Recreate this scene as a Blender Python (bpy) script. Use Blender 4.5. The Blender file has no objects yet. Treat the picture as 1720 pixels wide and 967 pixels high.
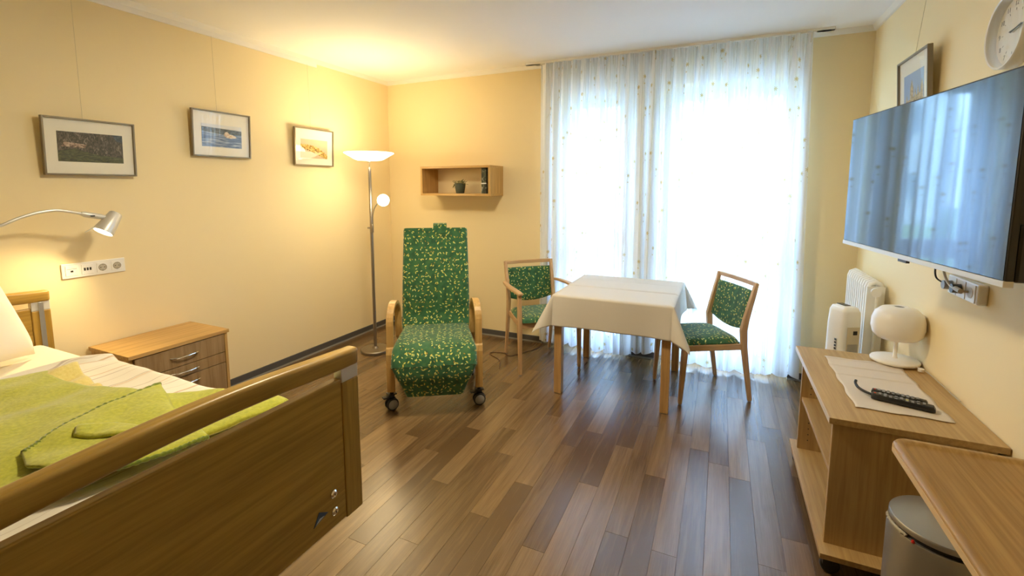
import bpy, bmesh, math, random
from mathutils import Vector, Matrix
from math import sin, cos, pi, radians as R_, atan2, hypot, exp
random.seed(7)
sc = bpy.context.scene
COL = sc.collection

# ------------------------------------------------------------------ camera
cam = bpy.data.cameras.new('camera')
cam.sensor_width = 36; cam.sensor_fit = 'HORIZONTAL'
cam.lens = 774.0 / 1720 * 36
cam.shift_y = (401.1 - 483.5) / 1720
cam.clip_start = 0.05
co = bpy.data.objects.new('camera', cam); COL.objects.link(co)
co.location = (0, 0, 1.5); co.rotation_euler = (R_(90 - 6.39), 0, R_(24.4))
sc.camera = co

# ------------------------------------------------------------------ sky, exposure
W = bpy.data.worlds.new('world'); sc.world = W; W.use_nodes = True
wn = W.node_tree; bg = wn.nodes['Background']
SKY = 11.5
bg.inputs[0].default_value = (0.49, 0.70, 1.0, 1); bg.inputs[1].default_value = SKY
sc.view_settings.view_transform = 'Standard'; sc.view_settings.look = 'None'
sc.view_settings.gamma = 1; sc.view_settings.use_curve_mapping = False
sc.view_settings.exposure = 1.06
cy = sc.cycles
cy.use_denoising = True
cy.max_bounces = 14; cy.diffuse_bounces = 7; cy.glossy_bounces = 4
cy.transmission_bounces = 8; cy.transparent_max_bounces = 24
cy.caustics_reflective = False; cy.caustics_refractive = False
cy.sample_clamp_indirect = 8.0
def area(name, loc, rot, sx, sy, col=(1, 1, 1), power=10, portal=False):
    l = bpy.data.lights.new(name, 'AREA'); l.shape = 'RECTANGLE'; l.size = sx; l.size_y = sy
    l.energy = power; l.color = col
    if portal: l.cycles.is_portal = True
    o = bpy.data.objects.new(name, l); COL.objects.link(o); o.location = loc; o.rotation_euler = rot
    return o
# sampling portals in the two window openings (give no light of their own)
area('window_portal', (-1.05, 4.36, 1.15), (R_(-90), 0, 0), 0.66, 2.28, portal=True)
area('window_portal', (0.03, 4.36, 1.15), (R_(-90), 0, 0), 1.0, 2.28, portal=True)
WARM = (1.0, 0.76, 0.38)
BOWL_W, BALL_W, READ_W, CEIL_W = 4.2, 2.0, 9.0, 20.0     # watts of the floor lamp bowl, its reading ball, the bed lamp

# ------------------------------------------------------------------ materials
MATS = {}
def nmat(name):
    m = bpy.data.materials.new(name); m.use_nodes = True
    t = m.node_tree; b = t.nodes['Principled BSDF']; MATS[name] = m
    return m, t, b
def N(t, typ, **k):
    n = t.nodes.new(typ)
    for a, v in k.items():
        if a[0] == 'i' and a[1:].isdigit(): n.inputs[int(a[1:])].default_value = v
        else: setattr(n, a, v)
    return n
def L(t, a, b): t.links.new(a, b)
def plain(name, col, rough=0.5, metal=0.0, bump=0.0, bscale=200.0, sheen=0.0, coat=0.0):
    m, t, b = nmat(name)
    b.inputs['Base Color'].default_value = (*col, 1); b.inputs['Roughness'].default_value = rough
    b.inputs['Metallic'].default_value = metal
    if sheen: b.inputs['Sheen Weight'].default_value = sheen
    if coat: b.inputs['Coat Weight'].default_value = coat
    if bump:
        tc = N(t, 'ShaderNodeTexCoord'); no = N(t, 'ShaderNodeTexNoise'); no.inputs['Scale'].default_value = bscale
        no.inputs['Detail'].default_value = 4
        bp = N(t, 'ShaderNodeBump'); bp.inputs['Strength'].default_value = bump; bp.inputs['Distance'].default_value = 0.002
        L(t, tc.outputs['Object'], no.inputs['Vector']); L(t, no.outputs[0], bp.inputs['Height']); L(t, bp.outputs[0], b.inputs['Normal'])
    return m
def ramp(t, stops):
    r = N(t, 'ShaderNodeValToRGB'); e = r.color_ramp.elements
    while len(e) < len(stops): e.new(0.5)
    for k, (p, c) in enumerate(stops):
        e[k].position = p; e[k].color = (*c, 1) if len(c) == 3 else c
    return r
def wood(name, axis, dark, light, rough=0.38, fine=1.0, coat=0.0):
    """fine laminated wood, the grain running along the axis"""
    m, t, b = nmat(name)
    tc = N(t, 'ShaderNodeTexCoord'); mp = N(t, 'ShaderNodeMapping')
    s = [38.0 * fine] * 3; s[axis] = 1.6
    mp.inputs['Scale'].default_value = s
    no = N(t, 'ShaderNodeTexNoise'); no.inputs['Scale'].default_value = 1.5; no.inputs['Detail'].default_value = 5; no.inputs['Distortion'].default_value = 0.4
    mp2 = N(t, 'ShaderNodeMapping'); s2 = [210.0] * 3; s2[axis] = 9.0; mp2.inputs['Scale'].default_value = s2
    n2 = N(t, 'ShaderNodeTexNoise'); n2.inputs['Scale'].default_value = 1.0; n2.inputs['Detail'].default_value = 2
    L(t, tc.outputs['Object'], mp.inputs[0]); L(t, mp.outputs[0], no.inputs['Vector'])
    L(t, tc.outputs['Object'], mp2.inputs[0]); L(t, mp2.outputs[0], n2.inputs['Vector'])
    mx = N(t, 'ShaderNodeMath', operation='MULTIPLY_ADD'); mx.inputs[1].default_value = 0.3
    L(t, n2.outputs[0], mx.inputs[0]); L(t, no.outputs[0], mx.inputs[2])
    r = ramp(t, [(0.48, dark), (0.82, light)])
    L(t, mx.outputs[0], r.inputs[0]); L(t, r.outputs[0], b.inputs['Base Color'])
    b.inputs['Roughness'].default_value = rough
    if coat: b.inputs['Coat Weight'].default_value = coat; b.inputs['Coat Roughness'].default_value = 0.15
    bp = N(t, 'ShaderNodeBump'); bp.inputs['Strength'].default_value = 0.12; bp.inputs['Distance'].default_value = 0.0006
    L(t, mx.outputs[0], bp.inputs['Height']); L(t, bp.outputs[0], b.inputs['Normal'])
    return m
BD, BL = (0.47, 0.275, 0.085), (0.62, 0.39, 0.14)
beech = [wood('beech_%s' % 'xyz'[k], k, BD, BL) for k in range(3)]
bedwood = [wood('bed_beech_%s' % 'xyz'[k], k, (0.29, 0.170, 0.030), (0.43, 0.265, 0.052), 0.33) for k in range(3)]
deskw = [wood('desk_beech_%s' % 'xyz'[k], k, (0.40, 0.250, 0.095), (0.52, 0.345, 0.145), 0.42) for k in range(3)]
chairw = [wood('chair_beech_%s' % 'xyz'[k], k, (0.50, 0.30, 0.14), (0.66, 0.43, 0.22), 0.4) for k in range(3)]
drawerw = wood('drawer_walnut', 2, (0.27, 0.165, 0.07), (0.40, 0.265, 0.13), 0.45, 0.7)
tablew = wood('table_beech_z', 2, (0.42, 0.24, 0.09), (0.58, 0.35, 0.14), 0.35)

def paint(name, col, var=0.03):
    m, t, b = nmat(name)
    tc = N(t, 'ShaderNodeTexCoord'); no = N(t, 'ShaderNodeTexNoise'); no.inputs['Scale'].default_value = 260; no.inputs['Detail'].default_value = 3
    L(t, tc.outputs['Object'], no.inputs['Vector'])
    b.inputs['Base Color'].default_value = (*col, 1); b.inputs['Roughness'].default_value = 0.75
    b.inputs['Specular IOR Level'].default_value = 0.25
    bp = N(t, 'ShaderNodeBump'); bp.inputs['Strength'].default_value = 0.15; bp.inputs['Distance'].default_value = 0.0006
    L(t, no.outputs[0], bp.inputs['Height']); L(t, bp.outputs[0], b.inputs['Normal'])
    return m
wallpaint = paint('cream_wall_paint', (0.87, 0.732, 0.45))
ceilpaint = paint('white_ceiling_paint', (0.88, 0.875, 0.87))
cornice_m = plain('cornice_white', (0.84, 0.81, 0.74), 0.6)
rail_m = plain('picture_rail_white', (0.86, 0.84, 0.80), 0.4)
white_pl = plain('white_plastic', (0.85, 0.84, 0.80), 0.35)
white_lac = plain('white_lacquer', (0.86, 0.86, 0.83), 0.3)
frame_white = plain('window_frame_white', (0.84, 0.86, 0.88), 0.35)
grey_base = plain('baseboard_grey', (0.085, 0.08, 0.08), 0.5)
seal = plain('baseboard_strip', (0.30, 0.29, 0.26), 0.5)
black_pl = plain('black_plastic', (0.012, 0.012, 0.013), 0.35)
dark_pl = plain('dark_grey_plastic', (0.04, 0.04, 0.045), 0.4)
grey_pl = plain('grey_plastic', (0.30, 0.30, 0.31), 0.4)
steel = plain('brushed_steel', (0.36, 0.32, 0.27), 0.40, 1.0, 0.05, 300)
chrome = plain('chrome', (0.80, 0.79, 0.77), 0.15, 1.0)
alu = plain('aluminium', (0.60, 0.60, 0.60), 0.38, 1.0)
silver = plain('silver_paint', (0.66, 0.65, 0.62), 0.38, 0.35)
framem = plain('picture_frame_aluminium', (0.24, 0.20, 0.14), 0.35, 0.6)
brass = plain('bin_silver', (0.42, 0.40, 0.37), 0.38, 0.85)
redm = plain('red_plastic', (0.6, 0.02, 0.01), 0.4)
hole = plain('socket_hole', (0.03, 0.028, 0.025), 0.6)
mat_card = plain('passe_partout', (0.86, 0.82, 0.70), 0.8)
wire_m = plain('hanging_wire', (0.62, 0.53, 0.33), 0.4)
rubber = plain('rubber_black', (0.02, 0.02, 0.02), 0.6)
wheelgrey = plain('wheel_grey', (0.33, 0.33, 0.32), 0.5)
sheet_m = plain('bed_sheet', (0.88, 0.81, 0.66), 0.85, bump=0.2, bscale=500, sheen=0.2)
cloth_m = plain('tablecloth_fabric', (0.63, 0.58, 0.50), 0.8, bump=0.3, bscale=900, sheen=0.2)
runner_m = plain('runner_fabric', (0.70, 0.62, 0.52), 0.85, bump=0.3, bscale=900)
cable_br = plain('brown_cable', (0.10, 0.045, 0.02), 0.5)
cable_wh = plain('beige_cable', (0.50, 0.43, 0.32), 0.5)
dirt_m = plain('soil', (0.05, 0.03, 0.02), 0.9)
leaf_m = plain('succulent_leaf', (0.36, 0.32, 0.13), 0.55, bump=0.2, bscale=60)
pot_m = plain('grey_pot', (0.07, 0.085, 0.06), 0.6, bump=0.5, bscale=120)
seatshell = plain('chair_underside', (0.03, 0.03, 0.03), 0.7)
render_w = plain('facade_render', (0.75, 0.76, 0.78), 0.9)
facade_glass = plain('facade_window', (0.35, 0.40, 0.45), 0.3)
grassm = plain('lawn', (0.30, 0.40, 0.22), 0.9)
paving = plain('paving', (0.62, 0.62, 0.60), 0.9)

def glass(name, tint=(1, 1, 1), refl=0.06):
    m, t, b = nmat(name); t.nodes.remove(b)
    tr = N(t, 'ShaderNodeBsdfTransparent'); tr.inputs[0].default_value = (*tint, 1)
    gl = N(t, 'ShaderNodeBsdfGlossy'); gl.inputs['Roughness'].default_value = 0.02
    lw = N(t, 'ShaderNodeFresnel'); lw.inputs[0].default_value = 1.45
    mr = N(t, 'ShaderNodeMapRange'); mr.inputs['To Min'].default_value = 0.0; mr.inputs['To Max'].default_value = 1.0
    mx = N(t, 'ShaderNodeMixShader')
    L(t, lw.outputs[0], mr.inputs['Value'])
    ge = N(t, 'ShaderNodeNewGeometry'); sb_ = N(t, 'ShaderNodeMath', operation='SUBTRACT'); sb_.inputs[0].default_value = 1.0; L(t, ge.outputs['Backfacing'], sb_.inputs[1])
    ml = N(t, 'ShaderNodeMath', operation='MULTIPLY'); L(t, mr.outputs[0], ml.inputs[0]); L(t, sb_.outputs[0], ml.inputs[1]); L(t, ml.outputs[0], mx.inputs[0])
    L(t, tr.outputs[0], mx.inputs[1]); L(t, gl.outputs[0], mx.inputs[2])
    L(t, mx.outputs[0], t.nodes['Material Output'].inputs[0])
    return m
pane_m = glass('window_glass', (0.97, 0.99, 0.98), 0.03)
pic_glass = glass('picture_glass', (1, 1, 1), 0.035)

def emissive(name, col, strength):
    m, t, b = nmat(name)
    b.inputs['Base Color'].default_value = (0.9, 0.88, 0.82, 1)
    b.inputs['Emission Color'].default_value = (*col, 1); b.inputs['Emission Strength'].default_value = strength
    return m
bowl_m = emissive('lit_opal_glass_bowl', (1.0, 0.82, 0.50), 6.0)
ball_m = emissive('lit_opal_glass_ball', (1.0, 0.86, 0.58), 6.0)
read_m = emissive('lit_lamp_disc', (1.0, 0.85, 0.6), 6.0)

def floor_mat():
    m, t, b = nmat('oak_look_plank')
    tc = N(t, 'ShaderNodeTexCoord'); oi = N(t, 'ShaderNodeObjectInfo')
    off = N(t, 'ShaderNodeVectorMath', operation='MULTIPLY_ADD')
    cmb = N(t, 'ShaderNodeCombineXYZ')
    mm = N(t, 'ShaderNodeMath', operation='MULTIPLY'); mm.inputs[1].default_value = 37.0
    L(t, oi.outputs['Random'], mm.inputs[0]); L(t, mm.outputs[0], cmb.inputs[0]); L(t, mm.outputs[0], cmb.inputs[1])
    L(t, tc.outputs['Object'], off.inputs[0]); off.inputs[1].default_value = (1, 1, 1); L(t, cmb.outputs[0], off.inputs[2])
    mp = N(t, 'ShaderNodeMapping'); mp.inputs['Scale'].default_value = (30, 1.9, 30)
    L(t, off.outputs[0], mp.inputs[0])
    no = N(t, 'ShaderNodeTexNoise'); no.inputs['Scale'].default_value = 1; no.inputs['Detail'].default_value = 6; no.inputs['Distortion'].default_value = 0.8
    L(t, mp.outputs[0], no.inputs['Vector'])
    mp2 = N(t, 'ShaderNodeMapping'); mp2.inputs['Scale'].default_value = (230, 7, 60)
    L(t, off.outputs[0], mp2.inputs[0])
    n2 = N(t, 'ShaderNodeTexNoise'); n2.inputs['Scale'].default_value = 1; n2.inputs['Detail'].default_value = 3
    L(t, mp2.outputs[0], n2.inputs['Vector'])
    at = N(t, 'ShaderNodeAttribute'); at.attribute_type = 'OBJECT'; at.attribute_name = 'tone'
    a = N(t, 'ShaderNodeMath', operation='MULTIPLY_ADD'); a.inputs[1].default_value = 0.55
    L(t, no.outputs[0], a.inputs[0]); 
    a2 = N(t, 'ShaderNodeMath', operation='MULTIPLY_ADD'); a2.inputs[1].default_value = 0.30
    L(t, n2.outputs[0], a2.inputs[0]); L(t, a2.outputs[0], a.inputs[2])
    a2.inputs[2].default_value = -0.22
    a3 = N(t, 'ShaderNodeMath', operation='ADD'); L(t, a.outputs[0], a3.inputs[0]); L(t, at.outputs['Fac'], a3.inputs[1])
    r = ramp(t, [(0.08, (0.105, 0.058, 0.022)), (0.5, (0.275, 0.170, 0.075)), (0.95, (0.46, 0.305, 0.145))])
    L(t, a3.outputs[0], r.inputs[0]); L(t, r.outputs[0], b.inputs['Base Color'])
    b.inputs['Roughness'].default_value = 0.23
    b.inputs['IOR'].default_value = 1.80
    g = N(t, 'ShaderNodeTexNoise'); g.inputs['Scale'].default_value = 420; g.inputs['Detail'].default_value = 2
    L(t, tc.outputs['Object'], g.inputs['Vector'])
    bp = N(t, 'ShaderNodeBump'); bp.inputs['Strength'].default_value = 0.35; bp.inputs['Distance'].default_value = 0.0007
    L(t, g.outputs[0], bp.inputs['Height'])
    bp2 = N(t, 'ShaderNodeBump'); bp2.inputs['Strength'].default_value = 0.3; bp2.inputs['Distance'].default_value = 0.0006
    L(t, n2.outputs[0], bp2.inputs['Height']); L(t, bp.outputs[0], bp2.inputs['Normal']); L(t, bp2.outputs[0], b.inputs['Normal'])
    return m
plank_m = floor_mat()
subfloor_m = plain('subfloor_brown', (0.14, 0.09, 0.05), 0.5)

def mathn(t, op, a, b=None, c=None, clamp=False):
    n = N(t, 'ShaderNodeMath', operation=op, use_clamp=clamp)
    for k, v in enumerate((a, b, c)):
        if v is None: continue
        if isinstance(v, (int, float)): n.inputs[k].default_value = v
        else: L(t, v, n.inputs[k])
    return n.outputs[0]
def leafmask(t, uv, scale, aw, al, seed):
    """random turned ellipses, one in each voronoi cell; returns mask and cell random"""
    ad = N(t, 'ShaderNodeVectorMath', operation='ADD'); ad.inputs[1].default_value = (seed, seed * 1.7, 0); L(t, uv, ad.inputs[0])
    v = N(t, 'ShaderNodeTexVoronoi', voronoi_dimensions='2D'); v.inputs['Scale'].default_value = scale; v.inputs['Randomness'].default_value = 0.8
    L(t, ad.outputs[0], v.inputs['Vector'])
    sub = N(t, 'ShaderNodeVectorMath', operation='SUBTRACT'); L(t, ad.outputs[0], sub.inputs[0]); L(t, v.outputs['Position'], sub.inputs[1])
    sx = N(t, 'ShaderNodeSeparateColor'); L(t, v.outputs['Color'], sx.inputs[0])
    rot = N(t, 'ShaderNodeVectorRotate', rotation_type='Z_AXIS'); L(t, sub.outputs[0], rot.inputs[0])
    L(t, mathn(t, 'MULTIPLY', sx.outputs[0], 6.283), rot.inputs['Angle'])
    s = N(t, 'ShaderNodeSeparateXYZ'); L(t, rot.outputs[0], s.inputs[0])
    # lens shaped leaf: |y| < aw*(1-(x/al)^2)
    xx = mathn(t, 'DIVIDE', s.outputs[0], al); par = mathn(t, 'SUBTRACT', 1.0, mathn(t, 'MULTIPLY', xx, xx))
    lim = mathn(t, 'MULTIPLY', par, aw)
    d = mathn(t, 'SUBTRACT', lim, mathn(t, 'ABSOLUTE', s.outputs[1]))
    m = mathn(t, 'MULTIPLY', d, 1400.0, clamp=True)
    return m, sx.outputs[1]
def leaf_fabric():
    m, t, b = nmat('green_leaf_fabric')
    uv = N(t, 'ShaderNodeUVMap').outputs[0]
    no = N(t, 'ShaderNodeTexNoise'); no.inputs['Scale'].default_value = 22; no.inputs['Detail'].default_value = 5; L(t, uv, no.inputs['Vector'])
    base = ramp(t, [(0.35, (0.014, 0.080, 0.028)), (0.55, (0.026, 0.125, 0.045)), (0.7, (0.055, 0.135, 0.035))])
    L(t, no.outputs[0], base.inputs[0]); cur = base.outputs[0]
    for k, (scale, aw, al, seed, col) in enumerate([(25, 0.0030, 0.0075, 3.1, (0.42, 0.27, 0.03)), (24, 0.0043, 0.0098, 11.3, (0.58, 0.60, 0.13)), (23, 0.0043, 0.0098, 27.9, (0.60, 0.52, 0.10)), (26, 0.0034, 0.0085, 41.2, (0.64, 0.66, 0.24))]):
        mk, rnd = leafmask(t, uv, scale, aw, al, seed)
        keep = mathn(t, 'GREATER_THAN', rnd, 0.38)
        f = mathn(t, 'MULTIPLY', mk, keep)
        mx = N(t, 'ShaderNodeMix', data_type='RGBA'); L(t, f, mx.inputs[0]); L(t, cur, mx.inputs[6]); mx.inputs[7].default_value = (*col, 1)
        cur = mx.outputs[2]
    L(t, cur, b.inputs['Base Color']); b.inputs['Roughness'].default_value = 0.85; b.inputs['Sheen Weight'].default_value = 0.25
    n3 = N(t, 'ShaderNodeTexNoise'); n3.inputs['Scale'].default_value = 700; L(t, uv, n3.inputs['Vector'])
    bp = N(t, 'ShaderNodeBump'); bp.inputs['Strength'].default_value = 0.25; bp.inputs['Distance'].default_value = 0.001
    L(t, n3.outputs[0], bp.inputs['Height']); L(t, bp.outputs[0], b.inputs['Normal'])
    return m
leafab = leaf_fabric()

def curtain_mat():
    m, t, b = nmat('sheer_curtain_fabric'); t.nodes.remove(b)
    uv = N(t, 'ShaderNodeUVMap').outputs[0]
    # sparse flower prints with a thin stem
    v = N(t, 'ShaderNodeTexVoronoi', voronoi_dimensions='2D'); v.inputs['Scale'].default_value = 4.6; v.inputs['Randomness'].default_value = 0.9
    L(t, uv, v.inputs['Vector'])
    sub = N(t, 'ShaderNodeVectorMath', operation='SUBTRACT'); L(t, uv, sub.inputs[0]); L(t, v.outputs['Position'], sub.inputs[1])
    s = N(t, 'ShaderNodeSeparateXYZ'); L(t, sub.outputs[0], s.inputs[0])
    ln = N(t, 'ShaderNodeVectorMath', operation='LENGTH'); L(t, sub.outputs[0], ln.inputs[0])
    ang = mathn(t, 'ARCTAN2', s.outputs[1], s.outputs[0])
    pet = mathn(t, 'MULTIPLY_ADD', mathn(t, 'COSINE', mathn(t, 'MULTIPLY', ang, 7.0)), 0.006, 0.0145)
    fl = mathn(t, 'MULTIPLY', mathn(t, 'SUBTRACT', pet, ln.outputs['Value']), 260.0, clamp=True)
    # stem: x = k*y, y in (-0.07, 0)
    sc_ = N(t, 'ShaderNodeSeparateColor'); L(t, v.outputs['Color'], sc_.inputs[0])
    lean = mathn(t, 'MULTIPLY', mathn(t, 'SUBTRACT', sc_.outputs[0], 0.5), 1.0)
    dx = mathn(t, 'ABSOLUTE', mathn(t, 'SUBTRACT', s.outputs[0], mathn(t, 'MULTIPLY', s.outputs[1], lean)))
    st = mathn(t, 'MULTIPLY', mathn(t, 'SUBTRACT', 0.0022, dx), 700.0, clamp=True)
    st = mathn(t, 'MULTIPLY', st, mathn(t, 'LESS_THAN', s.outputs[1], 0.0))
    st = mathn(t, 'MULTIPLY', st, mathn(t, 'GREATER_THAN', s.outputs[1], -0.085))
    bud = N(t, 'ShaderNodeVectorMath', operation='ADD'); bud.inputs[1].default_value = (0.004, 0.055, 0); L(t, sub.outputs[0], bud.inputs[0])
    bl = N(t, 'ShaderNodeVectorMath', operation='LENGTH'); L(t, bud.outputs[0], bl.inputs[0])
    bm = mathn(t, 'MULTIPLY', mathn(t, 'SUBTRACT', 0.008, bl.outputs['Value']), 300.0, clamp=True)
    prt = mathn(t, 'MAXIMUM', mathn(t, 'MAXIMUM', fl, mathn(t, 'MULTIPLY', st, 0.55)), mathn(t, 'MULTIPLY', bm, 0.8))
    mx = N(t, 'ShaderNodeMix', data_type='RGBA'); L(t, prt, mx.inputs[0]); mx.inputs[6].default_value = (0.86, 0.90, 0.97, 1); mx.inputs[7].default_value = (0.60, 0.47, 0.22, 1)
    df = N(t, 'ShaderNodeBsdfDiffuse'); tl = N(t, 'ShaderNodeBsdfTranslucent'); tr = N(t, 'ShaderNodeBsdfTransparent')
    L(t, mx.outputs[2], df.inputs[0]); L(t, mx.outputs[2], tl.inputs[0])
    m1 = N(t, 'ShaderNodeMixShader'); m1.inputs[0].default_value = 0.24; L(t, df.outputs[0], m1.inputs[1]); L(t, tl.outputs[0], m1.inputs[2])
    # weave gets denser as seen at a slant
    lw = N(t, 'ShaderNodeLayerWeight'); lw.inputs[0].default_value = 0.5
    dens = mathn(t, 'MULTIPLY_ADD', lw.outputs['Facing'], 1.7, 0.66, clamp=True)
    dens = mathn(t, 'MAXIMUM', dens, mathn(t, 'MULTIPLY', prt, 0.80), clamp=True)
    m2 = N(t, 'ShaderNodeMixShader'); L(t, dens, m2.inputs[0]); L(t, tr.outputs[0], m2.inputs[1]); L(t, m1.outputs[0], m2.inputs[2])
    L(t, m2.outputs[0], t.nodes['Material Output'].inputs[0])
    return m
curtain_m = curtain_mat()

def duvet_mat():
    m, t, b = nmat('striped_duvet_cotton')
    tc = N(t, 'ShaderNodeTexCoord'); no = N(t, 'ShaderNodeTexNoise'); no.inputs['Scale'].default_value = 3.2; no.inputs['Detail'].default_value = 2
    L(t, tc.outputs['Object'], no.inputs['Vector'])
    s = N(t, 'ShaderNodeSeparateXYZ'); L(t, tc.outputs['Object'], s.inputs[0])
    w = mathn(t, 'MULTIPLY_ADD', no.outputs[0], 0.13, s.outputs[0])
    cur = None
    for k, (freq, ph, wd, col) in enumerate([(9.0, .1, .015, (0.42, 0.30, 0.24)), (6.3, .55, .012, (0.62, 0.33, 0.10)), (11.5, .3, .011, (0.60, 0.50, 0.38))]):
        fr = mathn(t, 'FRACT', mathn(t, 'MULTIPLY_ADD', w, freq, ph))
        mk = mathn(t, 'LESS_THAN', mathn(t, 'ABSOLUTE', mathn(t, 'SUBTRACT', fr, 0.5)), wd * 1.6)
        mx = N(t, 'ShaderNodeMix', data_type='RGBA'); L(t, mathn(t, 'MULTIPLY', mk, 0.6), mx.inputs[0])
        if cur is None: mx.inputs[6].default_value = (0.86, 0.80, 0.68, 1)
        else: L(t, cur, mx.inputs[6])
        mx.inputs[7].default_value = (*col, 1); cur = mx.outputs[2]
    L(t, cur, b.inputs['Base Color']); b.inputs['Roughness'].default_value = 0.85
    return m
duvet_m = duvet_mat()

def fleece(name, c1, c2):
    m, t, b = nmat(name)
    tc = N(t, 'ShaderNodeTexCoord'); no = N(t, 'ShaderNodeTexNoise'); no.inputs['Scale'].default_value = 90; no.inputs['Detail'].default_value = 6
    L(t, tc.outputs['Object'], no.inputs['Vector'])
    r = ramp(t, [(0.3, c1), (0.7, c2)]); L(t, no.outputs[0], r.inputs[0]); L(t, r.outputs[0], b.inputs['Base Color'])
    b.inputs['Roughness'].default_value = 0.95; b.inputs['Sheen Weight'].default_value = 0.5
    bp = N(t, 'ShaderNodeBump'); bp.inputs['Strength'].default_value = 0.6; bp.inputs['Distance'].default_value = 0.003
    L(t, no.outputs[0], bp.inputs['Height']); L(t, bp.outputs[0], b.inputs['Normal'])
    return m
green_fl = fleece('green_fleece', (0.40, 0.42, 0.025), (0.56, 0.56, 0.05))
green_st = fleece('green_fleece_stitch', (0.10, 0.15, 0.010), (0.24, 0.30, 0.02))
yellow_fl = fleece('yellow_fleece', (0.72, 0.58, 0.16), (0.82, 0.68, 0.24))

def screen_mat():
    m, t, b = nmat('tv_screen_glass')
    b.inputs['Base Color'].default_value = (0.010, 0.012, 0.018, 1)
    b.inputs['Roughness'].default_value = 0.045; b.inputs['IOR'].default_value = 2.8; b.inputs['Specular Tint'].default_value = (0.70, 0.85, 1.0, 1)
    return m
screen_m = screen_mat()

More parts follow.
